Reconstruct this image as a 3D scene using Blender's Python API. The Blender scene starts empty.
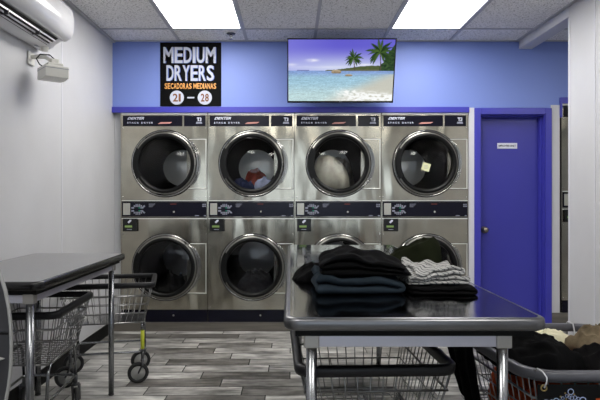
import bpy, bmesh, math, random
from mathutils import Vector, Matrix, noise
PI = math.pi
S = bpy.context.scene
COL = S.collection

# ------------------------------------------------------------ camera, world, exposure
EYE = 1.225          # eye height
FPX = 561.0          # focal length in pixels of a 600 px wide frame
cam_data = bpy.data.cameras.new('camera')
cam_data.sensor_width = 36.0
cam_data.lens = FPX / 600.0 * 36.0
cam_data.shift_x = 9.0 / 600.0
cam_data.shift_y = -3.0 / 600.0
cam_data.clip_start = 0.05
cam = bpy.data.objects.new('camera', cam_data)
cam.location = (0, 0, EYE)
cam.rotation_euler = (PI / 2, 0, 0)
COL.objects.link(cam)
S.camera = cam

world = bpy.data.worlds.new('world')
S.world = world
world.use_nodes = True
world.node_tree.nodes['Background'].inputs[0].default_value = (0.80, 0.88, 1.0, 1)
world.node_tree.nodes['Background'].inputs[1].default_value = 3.0

S.view_settings.view_transform = 'Standard'
S.view_settings.look = 'None'
S.view_settings.gamma = 1.0
S.view_settings.exposure = 0.0
S.view_settings.use_curve_mapping = False
LIGHT_STRENGTH = 16.5     # of the ceiling panels' diffusers

WALL_Y = 5.123           # the wall the dryers stand in
CEIL = 2.65
LEFT_X = -1.63
RIGHT_X = 2.08


def at(px, py, Y):
    return (px - 291.0) * Y / FPX, EYE - (py - 197.0) * Y / FPX


# ------------------------------------------------------------ materials
def lin(c):
    out = []
    for v in c[:3]:
        v = v / 255.0
        out.append(v / 12.92 if v <= 0.04045 else ((v + 0.055) / 1.055) ** 2.4)
    return (out[0], out[1], out[2], 1.0)


def new_mat(name):
    m = bpy.data.materials.new(name)
    m.use_nodes = True
    return m, m.node_tree, m.node_tree.nodes['Principled BSDF']


def mat(name, rgb, rough=0.5, metal=0.0, bump=0.0, bscale=100.0, vary=0.0, vscale=5.0,
        stretch=(1, 1, 1), spec=0.5, coat=0.0, sheen=0.0):
    m, nt, b = new_mat(name)
    b.inputs['Base Color'].default_value = lin(rgb)
    b.inputs['Roughness'].default_value = rough
    b.inputs['Metallic'].default_value = metal
    b.inputs['Specular IOR Level'].default_value = spec
    b.inputs['Coat Weight'].default_value = coat
    b.inputs['Sheen Weight'].default_value = sheen
    if bump or vary:
        tc = nt.nodes.new('ShaderNodeTexCoord')
        mp = nt.nodes.new('ShaderNodeMapping')
        mp.inputs['Scale'].default_value = stretch
        nt.links.new(tc.outputs['Object'], mp.inputs[0])
    if bump:
        n = nt.nodes.new('ShaderNodeTexNoise')
        n.inputs['Scale'].default_value = bscale
        n.inputs['Detail'].default_value = 3
        bp = nt.nodes.new('ShaderNodeBump')
        bp.inputs['Strength'].default_value = bump
        bp.inputs['Distance'].default_value = 0.01
        nt.links.new(mp.outputs[0], n.inputs['Vector'])
        nt.links.new(n.outputs[0], bp.inputs['Height'])
        nt.links.new(bp.outputs[0], b.inputs['Normal'])
    if vary:
        n2 = nt.nodes.new('ShaderNodeTexNoise')
        n2.inputs['Scale'].default_value = vscale
        n2.inputs['Detail'].default_value = 5
        r = nt.nodes.new('ShaderNodeValToRGB')
        c = lin(rgb)
        r.color_ramp.elements[0].position = 0.3
        r.color_ramp.elements[1].position = 0.7
        r.color_ramp.elements[0].color = tuple(x * (1 - vary) for x in c[:3]) + (1,)
        r.color_ramp.elements[1].color = tuple(min(1, x * (1 + vary)) for x in c[:3]) + (1,)
        nt.links.new(mp.outputs[0], n2.inputs['Vector'])
        nt.links.new(n2.outputs[0], r.inputs[0])
        nt.links.new(r.outputs[0], b.inputs['Base Color'])
    return m


def emission(name, rgb, strength=1.0):
    m = bpy.data.materials.new(name)
    m.use_nodes = True
    nt = m.node_tree
    nt.nodes.clear()
    e = nt.nodes.new('ShaderNodeEmission')
    e.inputs[0].default_value = lin(rgb)
    e.inputs[1].default_value = strength
    o = nt.nodes.new('ShaderNodeOutputMaterial')
    nt.links.new(e.outputs[0], o.inputs[0])
    return m


def stainless(name, rgb, rough, wave=0.25, wscale=2.2, fine=0.05, rv=0.08, grain=(1, 1, 1), wmap=(1, 1, 1)):
    """brushed steel: broad waviness of the sheet plus a fine grain and smudges in the roughness"""
    m, nt, b = new_mat(name)
    b.inputs['Metallic'].default_value = 1.0
    tc = nt.nodes.new('ShaderNodeTexCoord')
    w = nt.nodes.new('ShaderNodeTexNoise')
    w.inputs['Scale'].default_value = wscale
    w.inputs['Detail'].default_value = 1.5
    f = nt.nodes.new('ShaderNodeTexNoise')
    f.inputs['Scale'].default_value = 90
    f.inputs['Detail'].default_value = 2
    mp = nt.nodes.new('ShaderNodeMapping')
    mp.inputs['Scale'].default_value = grain
    nt.links.new(tc.outputs['Object'], mp.inputs[0])
    nt.links.new(mp.outputs[0], f.inputs['Vector'])
    info = nt.nodes.new('ShaderNodeObjectInfo')
    add = nt.nodes.new('ShaderNodeVectorMath')
    nt.links.new(tc.outputs['Object'], add.inputs[0])
    nt.links.new(info.outputs['Location'], add.inputs[1])
    wm = nt.nodes.new('ShaderNodeMapping')
    wm.inputs['Scale'].default_value = wmap
    nt.links.new(add.outputs[0], wm.inputs[0])
    nt.links.new(wm.outputs[0], w.inputs['Vector'])
    b1 = nt.nodes.new('ShaderNodeBump')
    b1.inputs['Strength'].default_value = wave
    b1.inputs['Distance'].default_value = 0.1
    b2 = nt.nodes.new('ShaderNodeBump')
    b2.inputs['Strength'].default_value = fine
    b2.inputs['Distance'].default_value = 0.005
    nt.links.new(w.outputs[0], b1.inputs['Height'])
    nt.links.new(f.outputs[0], b2.inputs['Height'])
    nt.links.new(b1.outputs[0], b2.inputs['Normal'])
    nt.links.new(b2.outputs[0], b.inputs['Normal'])
    s = nt.nodes.new('ShaderNodeTexNoise')
    s.inputs['Scale'].default_value = 7
    s.inputs['Detail'].default_value = 6
    nt.links.new(add.outputs[0], s.inputs['Vector'])
    mr = nt.nodes.new('ShaderNodeMapRange')
    mr.inputs['From Min'].default_value = 0.3
    mr.inputs['From Max'].default_value = 0.7
    mr.inputs['To Min'].default_value = max(0.02, rough - rv)
    mr.inputs['To Max'].default_value = rough + rv
    nt.links.new(s.outputs[0], mr.inputs['Value'])
    nt.links.new(mr.outputs[0], b.inputs['Roughness'])
    cr = nt.nodes.new('ShaderNodeValToRGB')
    c = lin(rgb)
    cr.color_ramp.elements[0].position = 0.35
    cr.color_ramp.elements[1].position = 0.65
    cr.color_ramp.elements[0].color = tuple(x * 0.93 for x in c[:3]) + (1,)
    cr.color_ramp.elements[1].color = tuple(min(1, x * 1.05) for x in c[:3]) + (1,)
    nt.links.new(s.outputs[0], cr.inputs[0])
    nt.links.new(cr.outputs[0], b.inputs['Base Color'])
    return m


def glass_mat(name, tint, ior=1.32, rough=0.02):
    m = bpy.data.materials.new(name)
    m.use_nodes = True
    nt = m.node_tree
    nt.nodes.clear()
    t = nt.nodes.new('ShaderNodeBsdfTransparent')
    t.inputs[0].default_value = (tint[0], tint[1], tint[2], 1)
    g = nt.nodes.new('ShaderNodeBsdfGlossy')
    g.inputs['Roughness'].default_value = rough
    g.inputs['Color'].default_value = (1, 1, 1, 1)
    f = nt.nodes.new('ShaderNodeFresnel')
    f.inputs[0].default_value = ior
    mx = nt.nodes.new('ShaderNodeMixShader')
    o = nt.nodes.new('ShaderNodeOutputMaterial')
    nt.links.new(f.outputs[0], mx.inputs[0])
    nt.links.new(t.outputs[0], mx.inputs[1])
    nt.links.new(g.outputs[0], mx.inputs[2])
    nt.links.new(mx.outputs[0], o.inputs[0])
    return m


def cloth(name, rgb, vary=0.25, rough=0.95, weave=0.25):
    """woven cloth with soft creases"""
    m = mat(name, rgb, rough=rough, bump=weave, bscale=260, vary=vary, vscale=14, spec=0.06)
    nt = m.node_tree
    fine = [n for n in nt.nodes if n.bl_idname == 'ShaderNodeBump'][0]
    mp = [n for n in nt.nodes if n.bl_idname == 'ShaderNodeMapping'][0]
    cr = nt.nodes.new('ShaderNodeTexNoise')
    cr.noise_type = 'RIDGED_MULTIFRACTAL'
    cr.inputs['Scale'].default_value = 9
    cr.inputs['Detail'].default_value = 2
    cr.inputs['Distortion'].default_value = 0.8
    nt.links.new(mp.outputs[0], cr.inputs['Vector'])
    b2 = nt.nodes.new('ShaderNodeBump')
    b2.inputs['Strength'].default_value = 0.5
    b2.inputs['Distance'].default_value = 0.012
    nt.links.new(cr.outputs[0], b2.inputs['Height'])
    nt.links.new(b2.outputs[0], fine.inputs['Normal'])
    return m


def striped_cloth(name, a, b_, scale):
    m, nt, b = new_mat(name)
    b.inputs['Roughness'].default_value = 0.95
    b.inputs['Specular IOR Level'].default_value = 0.1
    tc = nt.nodes.new('ShaderNodeTexCoord')
    w = nt.nodes.new('ShaderNodeTexWave')
    w.wave_profile = 'SIN'
    w.wave_type = 'BANDS'
    w.bands_direction = 'DIAGONAL'
    w.inputs['Scale'].default_value = scale
    w.inputs['Distortion'].default_value = 7
    w.inputs['Detail'].default_value = 2
    w.inputs['Detail Scale'].default_value = 1.2
    r = nt.nodes.new('ShaderNodeValToRGB')
    r.color_ramp.elements[0].position = 0.12
    r.color_ramp.elements[1].position = 0.3
    r.color_ramp.elements[0].color = lin(a)
    r.color_ramp.elements[1].color = lin(b_)
    nt.links.new(tc.outputs['Object'], w.inputs['Vector'])
    nt.links.new(w.outputs[0], r.inputs[0])
    nt.links.new(r.outputs[0], b.inputs['Base Color'])
    return m


def floor_mat():
    """grey wood-look tiles 0.605 x 0.155, each row stepped a quarter tile from the last"""
    m, nt, b = new_mat('wood_look_tile')
    N, L = nt.nodes, nt.links

    def math_(op, a=None, b_=None, va=None, vb=None):
        n = N.new('ShaderNodeMath')
        n.operation = op
        if a is not None:
            L.new(a, n.inputs[0])
        elif va is not None:
            n.inputs[0].default_value = va
        if b_ is not None:
            L.new(b_, n.inputs[1])
        elif vb is not None:
            n.inputs[1].default_value = vb
        return n.outputs[0]
    g = N.new('ShaderNodeNewGeometry')
    sp = N.new('ShaderNodeSeparateXYZ')
    L.new(g.outputs['Position'], sp.inputs[0])
    x, y, z = sp.outputs
    # walls' tile skirting continues with height instead of depth
    yy = math_('SUBTRACT', math_('SUBTRACT', y, vb=4.242), z)
    v = math_('DIVIDE', yy, vb=0.155)
    row = math_('FLOOR', v)
    fv = math_('SUBTRACT', v, row)
    xs = math_('ADD', x, math_('MULTIPLY', math_('ADD', row, vb=3.0), vb=0.1512))
    u = math_('DIVIDE', math_('ADD', xs, vb=0.007), vb=0.605)
    colu = math_('FLOOR', u)
    fu = math_('SUBTRACT', u, colu)
    du = math_('MULTIPLY', math_('MINIMUM', fu, math_('SUBTRACT', va=1.0, b_=fu)), vb=0.605)
    dv = math_('MULTIPLY', math_('MINIMUM', fv, math_('SUBTRACT', va=1.0, b_=fv)), vb=0.155)
    d = math_('MINIMUM', du, dv)
    joint = math_('LESS_THAN', d, vb=0.0036)
    cmb = N.new('ShaderNodeCombineXYZ')
    L.new(row, cmb.inputs[0])
    L.new(colu, cmb.inputs[1])
    wn = N.new('ShaderNodeTexWhiteNoise')
    wn.noise_dimensions = '3D'
    L.new(cmb.outputs[0], wn.inputs['Vector'])
    # grain
    c2 = N.new('ShaderNodeCombineXYZ')
    L.new(math_('MULTIPLY', x, vb=3.2), c2.inputs[0])
    L.new(math_('MULTIPLY', yy, vb=30.0), c2.inputs[1])
    L.new(math_('MULTIPLY', wn.outputs[0], vb=40.0), c2.inputs[2])
    gn = N.new('ShaderNodeTexNoise')
    gn.inputs['Scale'].default_value = 1.0
    gn.inputs['Detail'].default_value = 8
    gn.inputs['Roughness'].default_value = 0.68
    L.new(c2.outputs[0], gn.inputs['Vector'])
    c3 = N.new('ShaderNodeCombineXYZ')
    L.new(math_('MULTIPLY', x, vb=5.0), c3.inputs[0])
    L.new(math_('MULTIPLY', yy, vb=9.0), c3.inputs[1])
    L.new(math_('MULTIPLY', wn.outputs[0], vb=21.0), c3.inputs[2])
    gn2 = N.new('ShaderNodeTexNoise')
    gn2.inputs['Scale'].default_value = 1.0
    gn2.inputs['Detail'].default_value = 5
    L.new(c3.outputs[0], gn2.inputs['Vector'])
    base = N.new('ShaderNodeValToRGB')
    e = base.color_ramp.elements
    e[0].position = 0.0
    e[0].color = lin((104, 101, 97))
    e[1].position = 1.0
    e[1].color = lin((200, 198, 194))
    e2 = base.color_ramp.elements.new(0.3)
    e2.color = lin((166, 164, 160))
    L.new(wn.outputs[0], base.inputs[0])
    gr = N.new('ShaderNodeMapRange')
    gr.inputs['From Min'].default_value = 0.3
    gr.inputs['From Max'].default_value = 0.7
    gr.inputs['To Min'].default_value = 0.35
    gr.inputs['To Max'].default_value = 1.4
    L.new(gn.outputs[0], gr.inputs['Value'])
    gr2 = N.new('ShaderNodeMapRange')
    gr2.inputs['From Min'].default_value = 0.3
    gr2.inputs['From Max'].default_value = 0.7
    gr2.inputs['To Min'].default_value = 0.4
    gr2.inputs['To Max'].default_value = 1.32
    L.new(gn2.outputs[0], gr2.inputs['Value'])
    k = math_('MULTIPLY', gr.outputs[0], gr2.outputs[0])
    sc = N.new('ShaderNodeVectorMath')
    sc.operation = 'SCALE'
    L.new(base.outputs[0], sc.inputs[0])
    L.new(k, sc.inputs['Scale'])
    mix = N.new('ShaderNodeMix')
    mix.data_type = 'RGBA'
    L.new(joint, mix.inputs['Factor'])
    L.new(sc.outputs[0], mix.inputs['A'])
    mix.inputs['B'].default_value = lin((24, 23, 22))
    L.new(mix.outputs['Result'], b.inputs['Base Color'])
    b.inputs['Roughness'].default_value = 0.42
    b.inputs['Specular IOR Level'].default_value = 0.4
    bp = N.new('ShaderNodeBump')
    bp.inputs['Strength'].default_value = 0.25
    bp.inputs['Distance'].default_value = 0.004
    L.new(math_('SUBTRACT', gn.outputs[0], joint), bp.inputs['Height'])
    L.new(bp.outputs[0], b.inputs['Normal'])
    return m


def ceiling_mat():
    m, nt, b = new_mat('acoustic_tile')
    N, L = nt.nodes, nt.links
    tc = N.new('ShaderNodeTexCoord')
    vz = N.new('ShaderNodeTexNoise')
    vz.inputs['Scale'].default_value = 85
    vz.inputs['Detail'].default_value = 2
    vz.inputs['Roughness'].default_value = 0.7
    L.new(tc.outputs['Object'], vz.inputs['Vector'])
    r = N.new('ShaderNodeValToRGB')
    r.color_ramp.elements[0].position = 0.34
    r.color_ramp.elements[0].color = lin((150, 148, 144))
    r.color_ramp.elements[1].position = 0.47
    r.color_ramp.elements[1].color = lin((240, 239, 237))
    L.new(vz.outputs[0], r.inputs[0])
    L.new(r.outputs[0], b.inputs['Base Color'])
    b.inputs['Roughness'].default_value = 0.95
    bp = N.new('ShaderNodeBump')
    bp.inputs['Strength'].default_value = 0.35
    bp.inputs['Distance'].default_value = 0.004
    L.new(vz.outputs[0], bp.inputs['Height'])
    L.new(bp.outputs[0], b.inputs['Normal'])
    return m


M = {
    'floor': floor_mat(),
    'ceiling': ceiling_mat(),
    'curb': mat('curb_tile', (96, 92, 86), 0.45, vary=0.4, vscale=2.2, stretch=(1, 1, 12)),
    'grid': mat('ceiling_grid', (178, 178, 180), 0.5),
    'wall': mat('white_wall_panel', (196, 196, 199), 0.38, bump=0.12, bscale=170, vary=0.03, vscale=3, spec=0.35),
    'wall_trim': mat('white_wall_trim', (206, 206, 212), 0.35, spec=0.4),
    'blue_wall': mat('periwinkle_paint', (118, 138, 206), 0.55, bump=0.06, bscale=200),
    'blue_trim': mat('royal_blue_paint', (58, 58, 166), 0.38, bump=0.03, bscale=30, vary=0.05, vscale=2),
    'blue_door': mat('blue_door_paint', (54, 54, 150), 0.42, bump=0.04, bscale=160, vary=0.06, vscale=1.5),
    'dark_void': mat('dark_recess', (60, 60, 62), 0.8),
    'baseboard': mat('black_vinyl', (10, 10, 11), 0.55, spec=0.15),
    'edge_light': mat('edge_highlight', (225, 225, 220), 0.45, 0.6),  # pale colour paints the highlights along the dryers' steel edges
    'steel': stainless('stainless_front', (172, 167, 153), 0.20, wave=0.5, wscale=2.4, fine=0.04, rv=0.04, grain=(1, 1, 0.05), wmap=(1.3, 1, 0.45)),
    'ring_steel': stainless('door_ring_steel', (150, 148, 142), 0.3, wave=0.05, fine=0.03, rv=0.04),
    'glass_dark': glass_mat('dark_door_glass', (0.5, 0.5, 0.52)),  # darker copy of the door glass, tint darkens the lower drums
    'chrome': mat('chrome', (196, 196, 194), 0.12, 1.0),
    'wire': mat('chromed_wire', (128, 128, 128), 0.28, 1.0),
    'dark_wire': mat('dull_dark_steel', (90, 90, 92), 0.35, 1.0),
    'table_steel': stainless('table_top_steel', (92, 92, 100), 0.10, wave=0.02, wscale=2.0, fine=0.02, rv=0.05, grain=(0.05, 1, 1)),
    'table_edge': stainless('table_edge_steel', (112, 112, 114), 0.34, wave=0.02, fine=0.03, rv=0.05, grain=(0.04, 1, 1)),
    'aluminium': mat('aluminium_rail', (196, 196, 208), 0.38, 0.85, bump=0.02, bscale=80),
    'leg_steel': mat('leg_steel', (140, 142, 145), 0.25, 1.0),
    'bracket': mat('cast_bracket', (172, 170, 166), 0.42, 0.9, bump=0.05, bscale=120),
    'laminate': mat('grey_laminate', (124, 124, 126), 0.30, bump=0.02, bscale=200, spec=0.6),
    'black_edge': mat('black_rubber_edge', (12, 12, 13), 0.25, spec=0.5),
    'bumper': mat('black_bumper', (20, 20, 23), 0.42, spec=0.3),
    'grey_bumper': mat('grey_bumper', (78, 78, 84), 0.42, spec=0.5),
    'rubber': mat('tyre_rubber', (26, 26, 27), 0.6),
    'hub': mat('grey_wheel_hub', (165, 165, 162), 0.5),
    'yellow': mat('yellow_tag', (190, 196, 50), 0.5),
    'navy': mat('navy_panel', (7, 7, 24), 0.25, spec=0.25),
    'black_gloss': mat('black_plastic', (10, 10, 11), 0.25, spec=0.5),
    'gasket': mat('black_gasket', (4, 4, 4), 0.4, spec=0.25),
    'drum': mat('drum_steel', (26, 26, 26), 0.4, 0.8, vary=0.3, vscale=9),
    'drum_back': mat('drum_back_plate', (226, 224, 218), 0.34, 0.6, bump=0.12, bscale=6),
    'glass': glass_mat('door_glass', (0.80, 0.80, 0.80)),
    'clear': glass_mat('window_glass', (0.95, 0.97, 0.97)),
    'print_white': mat('white_print', (206, 208, 222), 0.5),
    'print_grey': mat('grey_print', (130, 132, 146), 0.5),
    'print_pink': mat('pink_print', (190, 130, 120), 0.5),
    'print_orange': mat('orange_print', (226, 160, 84), 0.5),
    'print_brown': mat('brown_print', (112, 64, 26), 0.6),
    'print_red': mat('red_print', (150, 60, 40), 0.5),
    'silver_print': mat('silver_plate', (182, 180, 172), 0.35, 0.6),
    'lcd': emission('lcd_glow', (150, 180, 110), 0.55),
    'led': emission('led_glow', (60, 190, 150), 0.5),
    'poster': mat('black_poster', (7, 7, 8), 0.7, spec=0.08),
    'poster_white': mat('poster_white', (184, 188, 204), 0.6, spec=0.1),
    'poster_blue': mat('poster_blue', (84, 104, 176), 0.6),
    'ac_white': mat('white_glossy_plastic', (222, 222, 226), 0.18, spec=0.6),
    'ac_dark': mat('vent_black', (16, 16, 17), 0.6),
    'ivory': mat('ivory_plastic', (214, 212, 206), 0.45),
    'black_cable': mat('black_cable', (14, 14, 14), 0.5),
    'screen_black': mat('television_bezel', (10, 10, 12), 0.25),
    'diffuser': emission('lit_diffuser', (255, 253, 248), LIGHT_STRENGTH),
    'brass': mat('brass_grommet', (150, 130, 84), 0.4, 0.8),
    'tie': mat('white_cable_tie', (200, 200, 204), 0.5),
    'banner': mat('black_banner', (6, 7, 8), 0.6, spec=0.15),
    'knob': mat('dull_nickel', (140, 132, 118), 0.28, 1.0),
    'machine': mat('charcoal_moulded_plastic', (46, 46, 50), 0.42, bump=0.1, bscale=300),
    'machine_trim': mat('pale_grey_trim', (140, 140, 138), 0.35),
    'black_cloth': cloth('black_cotton', (9, 9, 10)),
    'black_knit': cloth('black_knit', (8, 8, 9)),
    'charcoal_cloth': cloth('charcoal_cotton', (12, 11, 12)),
    'teal_cloth': cloth('slate_blue_cotton', (36, 44, 51)),
    'olive_cloth': cloth('dark_olive_cotton', (26, 29, 17)),
    'cream_cloth': cloth('cream_cotton', (214, 208, 180), 0.1),
    'tan_cloth': cloth('tan_cotton', (104, 92, 74), 0.55),
    'orange_cloth': cloth('rust_orange_cotton', (178, 78, 44), 0.3),
    'striped': striped_cloth('grey_white_stripes', (92, 92, 94), (172, 171, 168), 26),
    'red_cloth': cloth('faded_red_cotton', (216, 108, 92)),
    'blue_cloth': cloth('pale_blue_cotton', (176, 184, 214)),
    'navy_cloth': cloth('navy_cotton', (54, 60, 90)),
    'beige_cloth': cloth('beige_cotton', (246, 238, 220), 0.15),
    'tweed_cloth': cloth('grey_speckled_cotton', (190, 184, 172), 0.5),
    'grey_cloth': cloth('grey_cotton', (90, 90, 96), 0.4),
    'note': mat('yellow_paper', (214, 214, 170), 0.7),
}


# ------------------------------------------------------------ mesh helpers
class MB:
    def __init__(self):
        self.v = []
        self.f = []
        self.sm = []

    def add(self, vs, fs, smooth=False):
        o = len(self.v)
        self.v += [tuple(p) for p in vs]
        self.f += [tuple(i + o for i in f) for f in fs]
        self.sm += [smooth] * len(fs)
        return self

    def box(self, x0, x1, y0, y1, z0, z1):
        vs = [(x0, y0, z0), (x1, y0, z0), (x1, y1, z0), (x0, y1, z0),
              (x0, y0, z1), (x1, y0, z1), (x1, y1, z1), (x0, y1, z1)]
        fs = [(0, 3, 2, 1), (4, 5, 6, 7), (0, 1, 5, 4), (1, 2, 6, 5), (2, 3, 7, 6), (3, 0, 4, 7)]
        return self.add(vs, fs)

    def tube(self, pts, r, n=8, closed=False, caps=True):
        pts = [Vector(p) for p in pts]
        k = len(pts)
        vs, fs = [], []
        up = None
        for i in range(k):
            if closed:
                t = (pts[(i + 1) % k] - pts[i - 1]).normalized()
            else:
                t = (pts[min(i + 1, k - 1)] - pts[max(i - 1, 0)]).normalized()
            if up is None:
                up = Vector((0, 0, 1)) if abs(t.z) < 0.9 else Vector((1, 0, 0))
            a = t.cross(up)
            if a.length < 1e-6:
                a = t.orthogonal()
            a.normalize()
            b = a.cross(t).normalized()
            up = b
            rr = r[i] if isinstance(r, (list, tuple)) else r
            for j in range(n):
                th = 2 * PI * j / n
                vs.append(pts[i] + (a * math.cos(th) + b * math.sin(th)) * rr)
        for i in range(k if closed else k - 1):
            for j in range(n):
                a0 = i * n + j
                a1 = i * n + (j + 1) % n
                b0 = ((i + 1) % k) * n + j
                b1 = ((i + 1) % k) * n + (j + 1) % n
                fs.append((a0, a1, b1, b0))
        if caps and not closed:
            fs.append(tuple(range(n - 1, -1, -1)))
            fs.append(tuple((k - 1) * n + j for j in range(n)))
        return self.add(vs, fs, True)

    def lathe(self, prof, c, axis='y', n=56, closed=False):
        """profile of (radius, offset along the axis)"""
        vs, fs = [], []
        m = len(prof)
        for j in range(n):
            th = 2 * PI * j / n
            ct, st = math.cos(th), math.sin(th)
            for r, h in prof:
                if axis == 'y':
                    vs.append((c[0] + r * ct, c[1] + h, c[2] + r * st))
                elif axis == 'z':
                    vs.append((c[0] + r * ct, c[1] + r * st, c[2] + h))
                else:
                    vs.append((c[0] + h, c[1] + r * ct, c[2] + r * st))
        for j in range(n):
            j2 = (j + 1) % n
            for i in range(m if closed else m - 1):
                i2 = (i + 1) % m
                fs.append((j * m + i, j2 * m + i, j2 * m + i2, j * m + i2))
        return self.add(vs, fs, True)

    def disc(self, c, r, n=40, axis='y'):
        vs = []
        for j in range(n):
            th = 2 * PI * j / n
            if axis == 'y':
                vs.append((c[0] + r * math.cos(th), c[1], c[2] + r * math.sin(th)))
            else:
                vs.append((c[0] + r * math.cos(th), c[1] + r * math.sin(th), c[2]))
        return self.add(vs, [tuple(range(n))])

    def prism_y(self, poly, y0, y1, smooth=False):
        n = len(poly)
        vs = [(x, y0, z) for x, z in poly] + [(x, y1, z) for x, z in poly]
        self.add(vs, [tuple(range(n)), tuple(range(2 * n - 1, n - 1, -1))])
        self.add(vs, [(i, i + n, (i + 1) % n + n, (i + 1) % n) for i in range(n)], smooth)
        return self

    def ring_rect(self, poly, prof):
        """sweep a (outward, up) profile along a closed plan outline given as (x, y, nx, ny)"""
        m, n = len(prof), len(poly)
        vs, fs = [], []
        for x, y, nx, ny in poly:
            for o, h in prof:
                vs.append((x + nx * o, y + ny * o, h))
        for i in range(n):
            i2 = (i + 1) % n
            for j in range(m):
                j2 = (j + 1) % m
                fs.append((i * m + j, i2 * m + j, i2 * m + j2, i * m + j2))
        return self.add(vs, fs, True)

    def build(self, name, material, parent=None, bevel=0.0, seg=2, sub=0, fix=True, autos=False):
        me = bpy.data.meshes.new(name)
        me.from_pydata(self.v, [], self.f)
        me.polygons.foreach_set('use_smooth', self.sm)
        me.update()
        if fix:
            bm = bmesh.new()
            bm.from_mesh(me)
            bmesh.ops.remove_doubles(bm, verts=bm.verts, dist=1e-6)
            bmesh.ops.recalc_face_normals(bm, faces=bm.faces)
            bm.to_mesh(me)
            bm.free()
        me.materials.append(M[material] if isinstance(material, str) else material)
        o = bpy.data.objects.new(name, me)
        COL.objects.link(o)
        if parent is not None:
            o.parent = parent
        if bevel:
            b = o.modifiers.new('bevel', 'BEVEL')
            b.width = bevel
            b.segments = seg
            b.limit_method = 'ANGLE'
            b.angle_limit = 0.6
        if sub:
            s = o.modifiers.new('sub', 'SUBSURF')
            s.levels = sub
            s.render_levels = sub
        return o


def box(name, material, x0, x1, y0, y1, z0, z1, parent=None, bevel=0.0):
    return MB().box(x0, x1, y0, y1, z0, z1).build(name, material, parent, bevel)


def tag(o, label, cat, group=None):
    o['label'] = label
    o['category'] = cat
    if group:
        o['group'] = group
    return o


def struct(o):
    o['kind'] = 'structure'
    return o


def empty(name, loc, label=None, cat=None, group=None, rz=0.0):
    o = bpy.data.objects.new(name, None)
    o.empty_display_size = 0.1
    o.location = loc
    o.rotation_euler = (0, 0, rz)
    COL.objects.link(o)
    if label:
        tag(o, label, cat, group)
    return o


def copy_tree(o, parent=None):
    c = o.copy()
    COL.objects.link(c)
    c.parent = parent
    for ch in [q for q in bpy.data.objects if q.parent == o]:
        copy_tree(ch, c)
    return c


def text_into(mb, s, x0, x1, z0, z1, y, bold=0.0, shear=0.0, depth=0.0008):
    """text fitted to the rectangle, standing in the plane y and facing -y"""
    cu = bpy.data.curves.new('t', 'FONT')
    cu.body = s
    cu.size = 1.0
    cu.offset = bold
    cu.shear = shear
    cu.resolution_u = 3
    cu.fill_mode = 'BOTH'
    ob = bpy.data.objects.new('t', cu)
    COL.objects.link(ob)
    bpy.context.view_layer.update()
    dg = bpy.context.evaluated_depsgraph_get()
    me = bpy.data.meshes.new_from_object(ob.evaluated_get(dg))
    xs = [v.co.x for v in me.vertices]
    ys = [v.co.y for v in me.vertices]
    a, b, c, d = min(xs), max(xs), min(ys), max(ys)
    vs = [(x0 + (v.co.x - a) / (b - a) * (x1 - x0), y, z0 + (v.co.y - c) / (d - c) * (z1 - z0)) for v in me.vertices]
    fs = [tuple(p.vertices) for p in me.polygons]
    mb.add(vs, fs)
    bpy.data.objects.remove(ob)
    bpy.data.curves.remove(cu)
    bpy.data.meshes.remove(me)
    return mb


def rrect(w, d, r, k=6, taper=0.0):
    """rounded rectangle outline as (x, y, nx, ny), centred; taper narrows the far (+y) end"""
    out = []
    for cx, cy, a0 in ((w / 2 - r, d / 2 - r, 0), (-w / 2 + r, d / 2 - r, 90),
                       (-w / 2 + r, -d / 2 + r, 180), (w / 2 - r, -d / 2 + r, 270)):
        for i in range(k + 1):
            a = math.radians(a0 + 90 * i / k)
            x, y = cx + r * math.cos(a), cy + r * math.sin(a)
            x *= 1 - taper * (y / d + 0.5)
            out.append((x, y, math.cos(a), math.sin(a)))
    return out


# ------------------------------------------------------------ the room
BACK = -3.2
FAR_R = 4.6
struct(box('floor', 'floor', LEFT_X - 0.1, FAR_R, BACK - 0.1, WALL_Y + 0.9, -0.06, 0.0))
struct(box('ceiling', 'ceiling', LEFT_X - 0.1, FAR_R, BACK - 0.1, WALL_Y + 0.9, CEIL, CEIL + 0.06))
ceil_obj = bpy.data.objects['ceiling']

# T-bar grid, one child of the ceiling; the lines fall where the photo shows them
g = MB()
GX0, GP = -0.402, 0.6155
for i in range(-2, 8):
    x = GX0 + GP * i
    if LEFT_X < x < FAR_R:
        g.box(x - 0.0125, x + 0.0125, BACK, WALL_Y, CEIL - 0.006, CEIL + 0.001)
YT = 4.747
for j in range(0, 7):
    y = YT - 1.22 * j
    g.box(LEFT_X, FAR_R, y - 0.0125, y + 0.0125, CEIL - 0.005, CEIL + 0.001)
g.box(LEFT_X, LEFT_X + 0.025, BACK, WALL_Y, CEIL - 0.018, CEIL + 0.001)
g.box(LEFT_X, FAR_R, WALL_Y - 0.022, WALL_Y + 0.001, CEIL - 0.006, CEIL + 0.001)
g.build('ceiling_grid', 'grid', ceil_obj)

# left wall with a joint between its panels
struct(box('wall_left', 'wall', LEFT_X - 0.1, LEFT_X, BACK, WALL_Y + 0.9, 0, CEIL))
wl = bpy.data.objects['wall_left']
for y in (3.99, 2.77, 1.55):
    box('panel_joint', 'wall_trim', LEFT_X - 0.002, LEFT_X + 0.003, y - 0.010, y + 0.010, 0.1, CEIL - 0.02, wl, 0.002)
struct(box('baseboard_left', 'baseboard', LEFT_X, LEFT_X + 0.008, BACK, WALL_Y + 0.05, 0, 0.10))

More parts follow.
